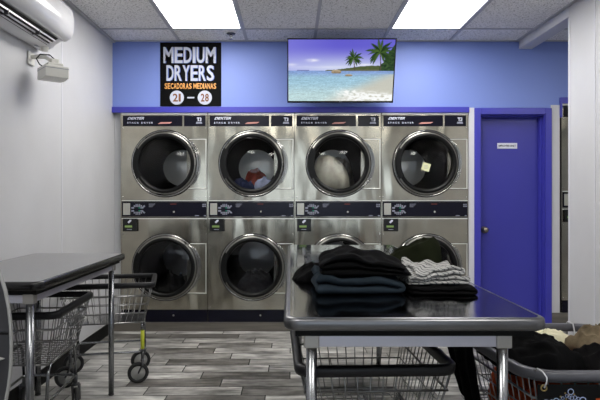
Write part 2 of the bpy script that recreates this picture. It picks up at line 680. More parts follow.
# right wall stub with the opening beyond it, and the beam over the opening
struct(box('wall_right', 'wall', RIGHT_X, RIGHT_X + 0.12, BACK, 4.20, 0, CEIL))
wr = bpy.data.objects['wall_right']
box('corner_bead', 'wall_trim', RIGHT_X - 0.004, RIGHT_X + 0.014, 4.180, 4.204, 0, CEIL - 0.09, wr, 0.002)
box('panel_joint', 'wall_trim', RIGHT_X - 0.003, RIGHT_X + 0.002, 3.83, 3.85, 0, CEIL, wr, 0.001)
struct(box('trim_1', 'wall_trim', RIGHT_X, RIGHT_X + 0.12, 4.20, WALL_Y, CEIL - 0.075, CEIL, None, 0.003))

# the wall the dryers stand in
struct(box('wall_back', 'blue_wall', LEFT_X, FAR_R, WALL_Y, WALL_Y + 0.12, 2.04, CEIL))
wb = bpy.data.objects['wall_back']
struct(box('wall_pillar', 'wall_trim', 1.622, 1.672, WALL_Y - 0.004, WALL_Y + 0.85, 0, 2.04))
struct(box('wall_pier', 'wall', 2.372, 2.452, WALL_Y - 0.004, WALL_Y + 0.85, 0, 2.065))
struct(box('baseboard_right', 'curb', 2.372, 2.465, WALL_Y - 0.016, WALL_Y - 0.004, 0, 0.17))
struct(box('wall_recess', 'wall', LEFT_X, -1.556, WALL_Y + 0.06, WALL_Y + 0.12, 0, 2.04))
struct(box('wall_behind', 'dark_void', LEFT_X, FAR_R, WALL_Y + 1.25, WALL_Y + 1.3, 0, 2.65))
# blue trim board over the first bank of dryers, and over the bank beyond the door
t = MB().box(-1.636, 1.622, WALL_Y - 0.022, WALL_Y + 0.02, 1.993, 2.046)
struct(t.build('trim_2', 'blue_trim', None, 0.003))
t = MB().box(2.452, FAR_R, WALL_Y - 0.022, WALL_Y + 0.02, 2.076, 2.132)
t.box(2.452, 2.470, WALL_Y - 0.022, WALL_Y + 0.02, 1.95, 2.076)
struct(t.build('trim_3', 'blue_trim', None, 0.003))
# wood-look tile curbs under the dryers
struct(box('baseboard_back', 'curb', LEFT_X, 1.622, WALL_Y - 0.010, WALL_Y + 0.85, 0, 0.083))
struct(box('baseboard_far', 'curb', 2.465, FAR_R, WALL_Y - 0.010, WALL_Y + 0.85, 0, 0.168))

# door in its blue frame
struct(box('door_1', 'blue_door', 1.722, 2.31, WALL_Y + 0.10, WALL_Y + 0.14, 0.005, 1.985))
d1 = bpy.data.objects['door_1']
DY = WALL_Y
fr = MB()
fr.box(1.672, 1.728, DY - 0.018, DY + 0.0, 0, 2.035)
fr.box(2.318, 2.375, DY - 0.018, DY + 0.0, 0, 2.035)
fr.box(1.728, 2.318, DY - 0.018, DY + 0.0, 1.978, 2.035)
fr.box(1.700, 1.728, DY, DY + 0.14, 0, 1.978)
fr.box(2.312, 2.345, DY, DY + 0.14, 0, 1.978)
fr.box(1.700, 2.345, DY, DY + 0.14, 1.972, 2.0)
fr.box(2.298, 2.312, DY + 0.045, DY + 0.10, 0, 1.975)     # stop
fr.box(1.728, 1.738, DY + 0.045, DY + 0.10, 0, 1.975)
fr.box(1.728, 2.312, DY + 0.045, DY + 0.10, 1.960, 1.975)
fr.build('door_frame', 'blue_trim', d1, 0.003)
kx, kz = at(485.5, 230, DY + 0.06)
k = MB().lathe([(0.0, -0.062), (0.018, -0.060), (0.027, -0.048), (0.027, -0.038), (0.012, -0.026), (0.010, -0.008),
                (0.030, -0.006), (0.032, 0.0)], (kx, DY + 0.10, kz), 'y', 24)
k.build('door_knob', 'knob', d1)
sx0, sz1 = at(497.3, 143, DY + 0.095)
sx1, sz0 = at(517.2, 148.6, DY + 0.095)
sg = box('door_sign', 'print_white', sx0, sx1, DY + 0.094, DY + 0.0995, sz0, sz1, None, 0.001)
tag(sg, 'small white employees only plate on the blue door', 'sign')
text_into(MB(), 'EMPLOYEES ONLY', sx0 + 0.012, sx1 - 0.014, sz0 + 0.017, sz1 - 0.017, DY + 0.0935, 0.02).build('lettering', 'black_gloss', sg, fix=False)

# behind the camera: the shop front, windows added for daylight, and the room's other side
wf = MB()
wf.box(LEFT_X, FAR_R, BACK - 0.1, BACK, 0, 0.75)
wf.box(LEFT_X, FAR_R, BACK - 0.1, BACK, 2.3, CEIL)
for x0, x1 in ((LEFT_X, -1.3), (0.05, 0.25), (1.7, 2.4), (3.9, FAR_R)):
    wf.box(x0, x1, BACK - 0.1, BACK, 0.75, 2.3)
struct(wf.build('wall_front', 'wall'))
for i, (x0, x1) in enumerate(((-1.3, 0.05), (0.25, 1.7), (2.4, 3.9))):
    w = MB()
    w.box(x0, x0 + 0.04, BACK - 0.08, BACK - 0.02, 0.75, 2.3)
    w.box(x1 - 0.04, x1, BACK - 0.08, BACK - 0.02, 0.75, 2.3)
    w.box(x0, x1, BACK - 0.08, BACK - 0.02, 0.75, 0.79)
    w.box(x0, x1, BACK - 0.08, BACK - 0.02, 2.26, 2.3)
    wo = struct(w.build('window_%d' % (i + 1), 'wall_trim'))
    box('pane', 'clear', x0 + 0.04, x1 - 0.04, BACK - 0.055, BACK - 0.050, 0.79, 2.26, wo)
struct(box('wall_side', 'wall', FAR_R, FAR_R + 0.1, BACK, WALL_Y + 0.9, 0, CEIL))

# ------------------------------------------------------------ ceiling lights
proto = None
P_ = 0.6155
spots = [
    (GX0 - P_, 3.527, 'lit ceiling panel above the medium dryers sign, left of two in view'),
    (GX0 + 2 * P_, 3.527, 'lit ceiling panel right of the television, right of two in view'),
    (GX0 - P_, 0.0, 'lit ceiling panel behind the viewer, left'),
    (GX0 + 2 * P_, 0.0, 'lit ceiling panel behind the viewer, right'),
    (GX0 + 5 * P_, 2.3, 'lit ceiling panel in the side room beyond the opening'),
]
for i, (x0, y0, lab) in enumerate(spots):
    if proto is None:
        o = empty('ceiling_light', (0, 0, 0), lab, 'ceiling light', 'recessed lit ceiling panels')
        f = MB()
        w_, l_ = P_ - 0.026, 1.194
        for b in ((0, 0.014, 0, l_), (w_ - 0.014, w_, 0, l_), (0, w_, 0, 0.014), (0, w_, l_ - 0.014, l_)):
            f.box(b[0], b[1], b[2], b[3], -0.004, 0.004)
        f.build('frame', 'wall_trim', o)
        box('diffuser', 'diffuser', 0.012, w_ - 0.012, 0.012, l_ - 0.012, -0.002, 0.003, o)
        proto = o
    else:
        o = copy_tree(proto)
        o['label'] = lab
    o.location = (x0 + 0.013, y0 + 0.013, CEIL - 0.002)

# sprinkler
sx, _ = at(231, 33, 4.89)
o = empty('sprinkler_head', (sx, 4.89, CEIL), 'small fire sprinkler head on the ceiling between lit panel and sign', 'sprinkler')
MB().lathe([(0.0, -0.008), (0.034, -0.008), (0.040, 0.0)], (0, 0, 0), 'z', 24).build('escutcheon', 'dark_wire', o)
m_ = MB().tube([(0, 0, -0.008), (0, 0, -0.03)], 0.008, 10)
m_.tube([(-0.010, 0, -0.012), (-0.013, 0, -0.03), (0, 0, -0.048)], 0.002, 6)
m_.tube([(0.010, 0, -0.012), (0.013, 0, -0.03), (0, 0, -0.048)], 0.002, 6)
m_.build('nozzle', 'chrome', o)
MB().lathe([(0.0, -0.050), (0.016, -0.050), (0.016, -0.048), (0, -0.047)], (0, 0, 0), 'z', 16).build('deflector', 'chrome', o)

# ------------------------------------------------------------ dryers
DW = 0.793            # width of a stack
K = 109.5


def zz(y):            # pixel row -> height above the dryer's foot (foot at row 322)
    return (322 - y) / K


def make_dryer():
    o = empty('stacked_dryer', (0, 0, 0))
    H = zz(113)
    w = DW / 2 - 0.004
    X = lambda p: (p - 43.5) / K
    # cabinet: front sheet with two round openings, sides, top
    c = MB()
    doors = ((X(44.5), zz(163.5)), (X(45.0), zz(267.0)))
    R_open = 0.262
    n = 48

    def sheet(z0, z1, cx, cz):
        vs, fs = [], []
        for j in range(n):
            th = 2 * PI * j / n + PI / n
            ct, st = math.cos(th), math.sin(th)
            vs.append((cx + R_open * ct, 0, cz + R_open * st))
            # ray to the rectangle
            tx = ((w - cx) / ct) if ct > 1e-9 else ((-w - cx) / ct if ct < -1e-9 else 1e9)
            tz = ((z1 - cz) / st) if st > 1e-9 else ((z0 - cz) / st if st < -1e-9 else 1e9)
            tt = min(tx, tz)
            vs.append((cx + tt * ct, 0, cz + tt * st))
        for j in range(n):
            a, b = 2 * j, 2 * ((j + 1) % n)
            fs.append((a, a + 1, b + 1, b))
        c.add(vs, fs)
        for px_, pz_ in ((-w, z0), (w, z0), (w, z1), (-w, z1)):
            best = sorted(range(n), key=lambda j: (vs[2 * j + 1][0] - px_) ** 2 + (vs[2 * j + 1][2] - pz_) ** 2)
            a = best[0]
            others = [q for q in ((a + 1) % n, (a - 1) % n)]
            for q in others:
                p, r = vs[2 * a + 1], vs[2 * q + 1]
                if abs(p[0] - r[0]) > 1e-6 and abs(p[2] - r[2]) > 1e-6:
                    c.add([p, r, (px_, 0, pz_)], [(0, 1, 2)])
    sheet(zz(201), H, *doors[0])
    sheet(zz(309), zz(217), *doors[1])
    c.add([(-w, 0, zz(217)), (w, 0, zz(217)), (w, 0, zz(201)), (-w, 0, zz(201))], [(0, 1, 2, 3)])
    c.add([(-w, 0, 0), (w, 0, 0), (w, 0, zz(309)), (-w, 0, zz(309))], [(0, 1, 2, 3)])
    c.add([(-w, 0, 0), (w, 0, 0), (w, 0.8, 0), (-w, 0.8, 0), (-w, 0, H), (w, 0, H), (w, 0.8, H), (-w, 0.8, H)],
          [(4, 5, 6, 7), (1, 2, 6, 5), (3, 0, 4, 7)])
    # thin raised edge strips and seams
    for s in (-1, 1):
        c.box(s * w - 0.005, s * w + 0.003 * (s < 0), -0.004, 0.0, zz(309), H)
    pass
    c.build('cabinet', 'steel', o)
    for b in ((0.004, H - 0.014, H), (0.003, zz(201.0), zz(200.2)), (0.003, zz(219.0), zz(218.0))):
        box('edge_strip', 'edge_light', -w, w, -b[0], 0, b[1], b[2], o)
    seam = MB().box(-DW / 2, -w, 0.01, 0.03, 0, H).box(w, DW / 2, 0.01, 0.03, 0, H)
    seam.box(-w, w, -0.001, 0.0, zz(201.6), zz(200.9)).box(-w, w, -0.001, 0.0, zz(218), zz(217.2))
    seam.build('seam', 'gasket', o)
    # screws at panel corners
    for zc in (zz(128), zz(197), zz(234), zz(307)):
        for s in (-1, 1):
            MB().lathe([(0.0, -0.005), (0.005, -0.004), (0.006, 0)], (s * (w - 0.012), 0, zc), 'y', 8).build('screw', 'chrome', o)
    # top control panels
    tp = box('control_panel', 'navy', X(2.0), X(61.3), -0.006, 0.0, zz(126.2), zz(115.6), o, 0.001)
    text_into(MB(), 'DEXTER', X(6.5), X(23.5), zz(119.6), zz(117.1), -0.0065, 0.03, 0.5).build('lettering', 'print_white', tp, fix=False)
    text_into(MB(), 'S T A C K   D R Y E R', X(6.5), X(32), zz(123.6), zz(122.0), -0.0065, 0.02).build('lettering', 'print_white', tp, fix=False)
    MB().add([(X(37), -0.0065, zz(124)), (X(49), -0.0065, zz(123.6)), (X(51.5), -0.0065, zz(122)), (X(40), -0.0065, zz(122.2))],
             [(0, 1, 2, 3)]).build('red_mark', 'print_pink', tp)
    tp2 = box('control_panel', 'navy', X(63.2), X(84.4), -0.006, 0.0, zz(126.2), zz(115.6), o, 0.001)
    text_into(MB(), 'T3', X(76.0), X(80.6), zz(121.2), zz(117.6), -0.0065, 0.03).build('lettering', 'print_white', tp2, fix=False)
    MB().add([(X(75), -0.0065, zz(123.8)), (X(81.4), -0.0065, zz(123.8)), (X(80.8), -0.0065, zz(121.8)), (X(75.6), -0.0065, zz(121.8))],
             [(0, 1, 2, 3)]).build('name_bar', 'print_grey', tp2)
    # middle control strip
    st = box('control_strip', 'navy', X(1.0), X(86.0), -0.007, 0.0, zz(216.6), zz(201.8), o, 0.001)
    box('steel_plate', 'silver_print', X(2.4), X(9.4), -0.009, -0.006, zz(214.8), zz(203.2), st, 0.001)
    ic = MB()
    random.seed(4)
    for i in range(5):
        for rowz, dz in ((206.0, 1), (212.6, -1)):
            x = X(13.6 + i * 1.75)
            ic.box(x - 0.006, x + 0.006, -0.0078, -0.0072, zz(rowz + 0.9), zz(rowz - 0.9))
            if i in (1, 2, 3):
                x2 = x
                ic.box(x2 - 0.005, x2 + 0.005, -0.0078, -0.0072, zz(rowz - dz * 1.6 + 0.5), zz(rowz - dz * 1.6 - 0.5))
    for rowz in (207.8, 210.8):
        ic.box(X(10.6), X(13.4), -0.0078, -0.0072, zz(rowz + 0.8), zz(rowz - 0.8))
        ic.box(X(19.6), X(22.4), -0.0078, -0.0072, zz(rowz + 0.6), zz(rowz - 0.6))
    for s, r0 in ((1, 206.3), (-1, 212.3)):
        ic.add([(X(20.5), -0.0075, zz(r0 + s * 1.6)), (X(22.2), -0.0075, zz(r0 + s * 1.9)), (X(24.6), -0.0075, zz(r0 - s * 0.4)),
                (X(23.2), -0.0075, zz(r0 - s * 1.2))], [(0, 1, 2, 3)])
    ic.build('button_print', 'print_grey', st)
    MB().box(X(17.8), X(19.4), -0.0080, -0.0074, zz(208.2), zz(207.3)).box(X(17.8), X(19.4), -0.0080, -0.0074, zz(211.2), zz(210.3)).build('indicator', 'led', st)
    for i in range(4):
        box('small_print', 'print_grey', X(28), X(34.5 - i * 0.9), -0.0078, -0.0072, zz(204.1 + i * 0.95), zz(203.7 + i * 0.95), st)
    for b in ((81.5, 83.0, 205, 203.8), (83.6, 85.0, 205, 203.8), (81.5, 83.0, 206.8, 205.6), (83.6, 85.0, 206.8, 205.6), (74.0, 78.0, 216.0, 215.2), (83, 85, 216.0, 215.2)):
        box('small_print', 'print_grey', X(b[0]), X(b[1]), -0.0078, -0.0072, zz(b[2]), zz(b[3]), st)
    MB().box(X(49.6), X(55.6), -0.0078, -0.0072, zz(204.2), zz(203.8)).build('small_print', 'print_red', st)
    MB().lathe([(0, -0.013), (0.007, -0.013), (0.009, -0.006)], (X(53.0), 0, zz(211.8)), 'y', 14).build('lock', 'silver_print', st)
    # card reader
    rd = box('card_reader', 'black_gloss', X(2.4), X(16.4), -0.022, 0.0, zz(231.2), zz(218.6), o, 0.002)
    box('display', 'lcd', X(4.6), X(11.8), -0.0226, -0.022, zz(227.3), zz(225.3), rd)
    MB().add([(X(7.2), -0.0225, zz(222.0)), (X(9.6), -0.0225, zz(219.6)), (X(11.2), -0.0225, zz(219.8)), (X(11.0), -0.0225, zz(221.0)),
              (X(8.6), -0.0225, zz(223.2))], [(0, 1, 2, 3, 4)]).build('card_mark', 'print_white', rd)
    MB().box(X(6.5), X(11.5), -0.0226, -0.022, zz(229.6), zz(228.9)).build('small_print', 'print_grey', rd)
    # kick panel
    kp = box('kick_panel', 'navy', X(0.6), X(86.4), -0.004, 0.0, 0.002, zz(309.6), o, 0.001)
    MB().lathe([(0, -0.010), (0.006, -0.010), (0.008, -0.004)], (X(52.6), 0, zz(315.2)), 'y', 12).build('lock', 'silver_print', kp)
    # doors
    for (cx, cz), top, hz in ((doors[0], True, (139.0, 188.7)), (doors[1], False, (243.3, 293.3))):
        hp = MB()
        hx0, hx1 = X(66), X(85.6)
        hp.box(hx0, hx1, -0.006, 0.0, zz(hz[1]), zz(hz[0]))
        dp = hp.build('hinge_plate', 'steel', o, 0.002)
        MB().box(hx0, hx1 + 0.004, -0.002, 0.0, zz(hz[1]) - 0.004, zz(hz[0]) + 0.004).build('shadow_gap', 'gasket', dp)
        ed = MB()
        for b in ((hx0, hx1, zz(hz[0]) - 0.006, zz(hz[0])), (hx0, hx1, zz(hz[1]), zz(hz[1]) + 0.006), (hx1 - 0.008, hx1, zz(hz[1]), zz(hz[0]))):
            ed.box(b[0], b[1], -0.011, -0.006, b[2], b[3])
        ed.build('raised_edge', 'edge_light', dp, 0.0015)
        d = MB().lathe([(0.262, 0.0), (0.304, 0.0), (0.304, -0.014), (0.300, -0.020), (0.288, -0.024), (0.284, -0.030), (0.268, -0.034), (0.262, -0.030)],
                       (cx, 0, cz), 'y', 72, closed=True).build('door', 'ring_steel', o)
        MB().lathe([(0.2935, -0.0225), (0.2995, -0.0200), (0.2995, -0.0262), (0.2935, -0.0275)], (cx, 0, cz), 'y', 72, closed=True).build('bright_ring', 'chrome', d)
        g1 = MB().lathe([(0.302, -0.001), (0.3085, -0.001), (0.3085, -0.016), (0.302, -0.0185)], (cx, 0, cz), 'y', 64, closed=True)
        g1.lathe([(0.285, -0.026), (0.2890, -0.024), (0.2890, -0.0300), (0.285, -0.0315)], (cx, 0, cz), 'y', 64, closed=True)
        g1.build('outer_seal', 'gasket', d)
        MB().lathe([(0.271, -0.030), (0.271, -0.042), (0.258, -0.050), (0.238, -0.044), (0.232, -0.020), (0.262, 0.02), (0.268, 0.02), (0.268, -0.03)],
                   (cx, 0, cz), 'y', 64, closed=True).build('gasket', 'gasket', d)
        # shallow bowl of glass
        MB().lathe([(0.236, -0.034), (0.20, -0.042), (0.13, -0.052), (0.06, -0.056), (0.0005, -0.057)], (cx, 0, cz), 'y', 56).build('glass', 'glass' if top else 'glass_dark', d)
        hd = MB()
        hr = []
        for a in range(150, 211, 6):
            hr.append((cx + 0.288 * math.cos(math.radians(a)), cz + 0.288 * math.sin(math.radians(a))))
        inn = [(cx + 0.235 * math.cos(math.radians(a)), cz + 0.235 * math.sin(math.radians(a))) for a in range(208, 151, -6)]
        hd.prism_y(hr + inn, -0.052, -0.036)
        hd.build('handle', 'gasket', d, 0.002)
        # ribs of the hinge on the right of the ring
        rb = MB()
        for q in range(3):
            rr = 0.305 + 0.0085 * q
            rb.tube([(cx + rr * math.cos(math.radians(a)), -0.018 + 0.003 * (2 - q) * -1, cz + rr * math.sin(math.radians(a))) for a in range(-42 + 4 * q, 43 - 4 * q, 4)], 0.0026, 5)
        rb.build('hinge', 'chrome', d)
        # drum
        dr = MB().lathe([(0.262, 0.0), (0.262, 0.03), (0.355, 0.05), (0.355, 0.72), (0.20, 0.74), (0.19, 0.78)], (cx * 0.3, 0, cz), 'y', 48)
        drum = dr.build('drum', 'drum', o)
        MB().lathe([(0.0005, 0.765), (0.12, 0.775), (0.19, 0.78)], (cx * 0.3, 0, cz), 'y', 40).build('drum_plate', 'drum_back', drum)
    return o


dlabels = [
    'stacked steel dryer at the left end of the bank, beside the white wall',
    'stacked steel dryer second from the left, under the medium dryers sign edge',
    'stacked steel dryer third from the left, with beige laundry in its upper drum',
    'stacked steel dryer beside the blue door, yellow note on its upper glass',
    'stacked steel dryer beyond the blue door, a sliver beside the right wall',
]
d0 = make_dryer()
for i in range(5):
    o = d0 if i == 0 else copy_tree(d0)
    tag(o, dlabels[i], 'dryer', 'stacked dryers')
    o.location = (-1.552 + DW * (i + 0.5), WALL_Y, 0.083) if i < 4 else (2.470 + DW / 2, WALL_Y, 0.168)

# ------------------------------------------------------------ cloth helpers
def fbm(x, y, z, o=3):
    s, a, t = 0.0, 1.0, 0.0
    for _ in range(o):
        s += a * noise.noise(Vector((x, y, z)))
        t += a
        x, y, z, a = x * 2.03, y * 2.03, z * 2.03, a * 0.5
    return s / t


def ridge(x, y, z):
    return 1.0 - min(1.0, abs(noise.noise(Vector((x, y, z)))) * 3.2)


def heap(name, material, c, rx, ry, h, rot=0, seed=0, amp=0.02, freq=7, p=2.6, stretch=0.35, hf=None, na=84, nr=26, droop=None, parent=None, edge=0.12):
    """a crumpled garment: a rounded, folded mound over an uneven outline, closed underneath"""
    vs, fs = [], []
    cr, sr = math.cos(rot), math.sin(rot)
    vs_top = []
    for i in range(nr + 1):
        t = i / nr
        for j in range(na):
            th = 2 * PI * j / na
            e = 1 + edge * fbm(math.cos(th) * 1.6 + seed, math.sin(th) * 1.6, seed * 3.1, 3) * 2
            ct, st = math.cos(th), math.sin(th)
            q = (abs(ct) ** 3 + abs(st) ** 3) ** (-1 / 3.0)
            u, v = t * ct * q * e, t * st * q * e
            x, y = u * rx, v * ry
            prof = max(0.0, 1 - t ** p) ** 0.5
            H = h * prof * (hf(u, v) if hf else 1.0)
            w = prof ** 0.6 if t < 1 else 0
            fold = ridge(x * freq * stretch + seed, y * freq + 0.6 * fbm(x * 5, y * 5, seed), seed) \
                + 0.5 * ridge(x * freq * 1.9 + seed, y * freq * 1.3, seed + 9)
            big = fbm(x * 4 + seed * 2, y * 4, seed, 2)
            z = H + w * (amp * (fold - 0.9) + amp * 1.2 * big)
            z = max(0.0005, z) if t < 1 else 0.0
            if droop:
                z += droop(u, v)
            xx = c[0] + x * cr - y * sr
            yy = c[1] + x * sr + y * cr
            off = 0.35 * amp * w
            vs.append((xx + off * noise.noise(Vector((xx * 18, yy * 18, z * 25))), yy + off * noise.noise(Vector((yy * 18, xx * 18, z * 25))), c[2] + z))
    for i in range(nr):
        for j in range(na):
            a, b = i * na + j, i * na + (j + 1) % na
            fs.append((a, b, b + na, a + na))
    base = len(vs)
    mb = MB()
    # underside, slightly inset
    for j in range(na):
        x, y, z = vs[nr * na + j]
        vs.append((c[0] + (x - c[0]) * 0.93, c[1] + (y - c[1]) * 0.93, z - (0.004 if droop else 0)))
    vs.append((c[0], c[1], c[2] + (droop(0, 0) if droop else 0)))
    for j in range(na):
        a, b = nr * na + j, nr * na + (j + 1) % na
        fs.append((a, b, base + (j + 1) % na, base + j))
        fs.append((base + j, base + (j + 1) % na, base + na))
    mb.add(vs, fs, True)
    return mb.build(name, material, parent)


def folded(name, material, c, w, d, layers, t, seed=0, rot=0, slump=0.01, wob=0.006, taper=0.0, ny=22, hump=None, start=1):
    """cloth folded back and forth on itself; the stacked folds show at the front"""
    path = []
    pitch = t * 1.06
    rnd = random.Random(seed)
    for L in range(layers):
        z = t / 2 + L * pitch
        inset = taper * L
        jl, jr = rnd.uniform(0, 0.05) * w, rnd.uniform(0, 0.05) * w
        xl, xr = -w / 2 + inset + jl + t * 0.5, w / 2 - inset - jr - t * 0.5
        xs = [xl + (xr - xl) * i / 26 for i in range(27)]
        if (L + (start < 0)) % 2:
            xs = xs[::-1]
        path += [(x, z) for x in xs]
        if L < layers - 1:
            xe = xs[-1]
            s = 1 if xs[-1] > xs[0] else -1
            for k_ in range(1, 6):
                a = -PI / 2 + PI * k_ / 6
                path.append((xe + s * math.cos(a) * pitch * 0.5, z + pitch / 2 + math.sin(a) * pitch / 2))
    # offset both sides
    nrm = []
    for i in range(len(path)):
        a = Vector(path[max(i - 1, 0)])
        b = Vector(path[min(i + 1, len(path) - 1)])
        v = (b - a).normalized()
        nrm.append(Vector((-v.y, v.x)))
    hw = t * 0.47
    left = [(p[0] + n_.x * hw, p[1] + n_.y * hw) for p, n_ in zip(path, nrm)]
    right = [(p[0] - n_.x * hw, p[1] - n_.y * hw) for p, n_ in zip(path, nrm)]
    capE = [(path[-1][0] + (nrm[-1].y) * hw * 0.8, path[-1][1])]
    capS = [(path[0][0] - (nrm[0].y) * hw * 0.8, path[0][1])]
    outline = left + capE + right[::-1] + capS
    cen = path + [path[-1]] + path[::-1] + [path[0]]
    total = layers * pitch
    cr, sr = math.cos(rot), math.sin(rot)
    vs, fs = [], []
    n = len(outline)
    for k_ in range(ny + 1):
        v = k_ / ny
        e = min(v, 1 - v) * ny
        shrink = 0.35 if e < 0.5 else (0.85 if e < 1.5 else 1.0)
        y = (v - 0.5) * d
        for (x, z), (cx_, cz_) in zip(outline, cen):
            xx = cx_ + (x - cx_) * shrink
            z2 = cz_ + (z - cz_) * shrink
            fz = z2 / total
            lay = round(cz_ / pitch)
            yj = y + (0.012 * noise.noise(Vector((x * 5, lay * 3.3 + seed, k_ * 0.0))) if True else 0)
            yj += 0.01 * noise.noise(Vector((seed, lay * 5.1, 2.2))) * (1 if v < 0.5 else -1) * 2
            dz = (slump * 2 * fbm(xx * 4 + seed, yj * 4, seed, 2) + wob * noise.noise(Vector((xx * 16 + seed, yj * 16, z2 * 9)))) * fz
            if hump:
                dz += hump(xx / (w / 2), yj / (d / 2)) * fz
            dx = 0.010 * noise.noise(Vector((yj * 9, z2 * 14, seed + 5)))
            X_, Y_ = xx + dx, yj
            vs.append((c[0] + X_ * cr - Y_ * sr, c[1] + X_ * sr + Y_ * cr, c[2] + max(0.0006, z2 + dz)))
    for k_ in range(ny):
        for i in range(n):
            a, b = k_ * n + i, k_ * n + (i + 1) % n
            fs.append((a, b, b + n, a + n))
    for k0 in (0, ny * n):
        m_ = len(left)
        for i in range(m_ - 1):
            a, b = i, i + 1
            c1, c2 = m_ + 1 + (m_ - 1 - i), m_ + 1 + (m_ - 2 - i)
            fs.append((k0 + a, k0 + b, k0 + c2, k0 + c1))
        fs.append((k0 + m_ - 1, k0 + m_, k0 + m_ + 1))
        fs.append((k0 + 0, k0 + 2 * m_, k0 + 2 * m_ + 1))
    return MB().add(vs, fs, True).build(name, material)


# laundry seen through the dryers' glass
def in_drum(i, top):
    X = lambda p: (p - 43.5) / K
    cx, cz = (X(44.5) * 0.3, zz(163.5)) if top else (X(45) * 0.3, zz(267))
    return -1.552 + DW * (i + 0.5) + cx, cz + 0.083


def drum_pile(i, top, material, dx, y, rx, ry, h, seed, label, zoff=0.0, name='drum_laundry', fr=9, am=0.03):
    x, z = in_drum(i, top)
    # lies on the bottom of the drum
    zb = z - math.sqrt(max(0, 0.355 ** 2 - (abs(dx) + rx) ** 2)) + 0.012 + zoff
    o = heap(name, material, (x + dx, WALL_Y + y, zb), rx, ry, h, 0.2 * seed, seed, am, fr, nr=20, na=64)
    return tag(o, label, 'laundry', 'laundry in the dryers')


drum_pile(1, True, 'navy_cloth', -0.11, 0.24, 0.12, 0.14, 0.12, 2, 'dark navy laundry in front in the second upper drum')
drum_pile(1, True, 'red_cloth', 0.02, 0.56, 0.16, 0.10, 0.27, 5, 'faded red laundry at the back of the second upper drum')
drum_pile(1, True, 'blue_cloth', 0.12, 0.30, 0.10, 0.12, 0.15, 7, 'pale blue laundry in the second upper drum')
drum_pile(2, True, 'beige_cloth', -0.06, 0.22, 0.19, 0.14, 0.30, 3, 'large heap of beige laundry filling the third upper drum', am=0.05, fr=6)
drum_pile(2, True, 'tweed_cloth', 0.03, 0.58, 0.20, 0.13, 0.34, 4, 'grey speckled laundry behind the beige heap in the third upper drum', am=0.05)
drum_pile(1, False, 'grey_cloth', 0.02, 0.25, 0.20, 0.17, 0.20, 6, 'grey laundry in the second lower drum', am=0.05)
drum_pile(0, False, 'black_cloth', -0.02, 0.3, 0.20, 0.17, 0.18, 8, 'dark laundry in the leftmost lower drum', am=0.04)
x, z = at(426, 167, WALL_Y - 0.062)
m_ = MB()
a = math.radians(-16)
pts = []
for sx_, sz_ in ((-1, -1), (1, -1), (1, 1), (-1, 1)):
    u, v = sx_ * 0.036, sz_ * 0.036
    pts.append((x + u * math.cos(a) - v * math.sin(a), z + u * math.sin(a) + v * math.cos(a)))
m_.prism_y(pts, WALL_Y - 0.0635, WALL_Y - 0.0615)
nt_ = m_.build('paper_note', 'note')
tag(nt_, 'small tilted yellow paper note on the rightmost upper dryer glass', 'note')
m_ = MB()
for q in range(3):
    zc = z + 0.012 - q * 0.012
    m_.box(x - 0.018, x + 0.016, WALL_Y - 0.0642, WALL_Y - 0.0634, zc - 0.0015, zc + 0.0015)
m_.build('writing', 'print_grey', nt_)

# ------------------------------------------------------------ poster sign
px0, pz1 = at(160.2, 42.5, WALL_Y - 0.006)
px1, pz0 = at(221.2, 106.3, WALL_Y - 0.006)
po = box('wall_poster', 'poster', px0, px1, WALL_Y - 0.008, WALL_Y - 0.001, pz0, pz1)
tag(po, 'black poster reading MEDIUM DRYERS above the dryer bank', 'sign')


def ptext(s, x0, x1, y0, y1, material, bold=0.03, dy=0.0, dxp=0.0):
    """condensed lettering: every letter fitted to its own narrow cell"""
    wid = {'I': 0.42, 'M': 1.22, ' ': 0.45, '1': 0.5}
    tot = sum(wid.get(c, 1.0) for c in s)
    cell = (x1 - x0 + 0.12 * (x1 - x0) / tot) / tot
    x = x0
    mb = MB()
    for c in s:
        w_ = wid.get(c, 1.0) * cell
        if c != ' ':
            a_, b_ = at(x + dxp, y1, WALL_Y - 0.01)
            c_, d_ = at(x + w_ - 0.12 * cell + dxp, y0, WALL_Y - 0.01)
            text_into(mb, c, a_, c_, b_, d_, WALL_Y - 0.0088 - dy, bold)
        x += w_
    mb.build('lettering', material, po, fix=False)


ptext('MEDIUM', 163.4, 215.6, 47.2, 63.2, 'poster_blue', 0.022, 0.0, 0.7)
ptext('MEDIUM', 163.4, 215.6, 47.0, 63.0, 'poster_white', 0.018, 0.0006)
ptext('DRYERS', 166.4, 213.8, 65.4, 81.0, 'poster_blue', 0.022, 0.0, 0.7)
ptext('DRYERS', 166.4, 213.8, 65.2, 80.8, 'poster_white', 0.018, 0.0006)
ptext('SECADORAS MEDIANAS', 164.6, 216.2, 83.2, 88.8, 'print_orange', 0.02, 0.0)
for cxp, s in ((176.8, '21'), (204.8, '28')):
    cx_, cz_ = at(cxp, 97.6, WALL_Y - 0.01)
    m_ = MB().disc((cx_, WALL_Y - 0.0088, cz_), 0.0645, 40)
    m_.build('number_disc', 'poster_white', po)
    ptext(s, cxp - 4.0, cxp + 4.0, 93.6, 101.6, 'print_brown', 0.025, 0.0008)
a_, b_ = at(187.3, 98.3, WALL_Y - 0.01)
c_, d_ = at(194.3, 96.9, WALL_Y - 0.01)
MB().box(a_, c_, WALL_Y - 0.0092, WALL_Y - 0.0085, b_, d_).build('dash', 'poster_white', po)

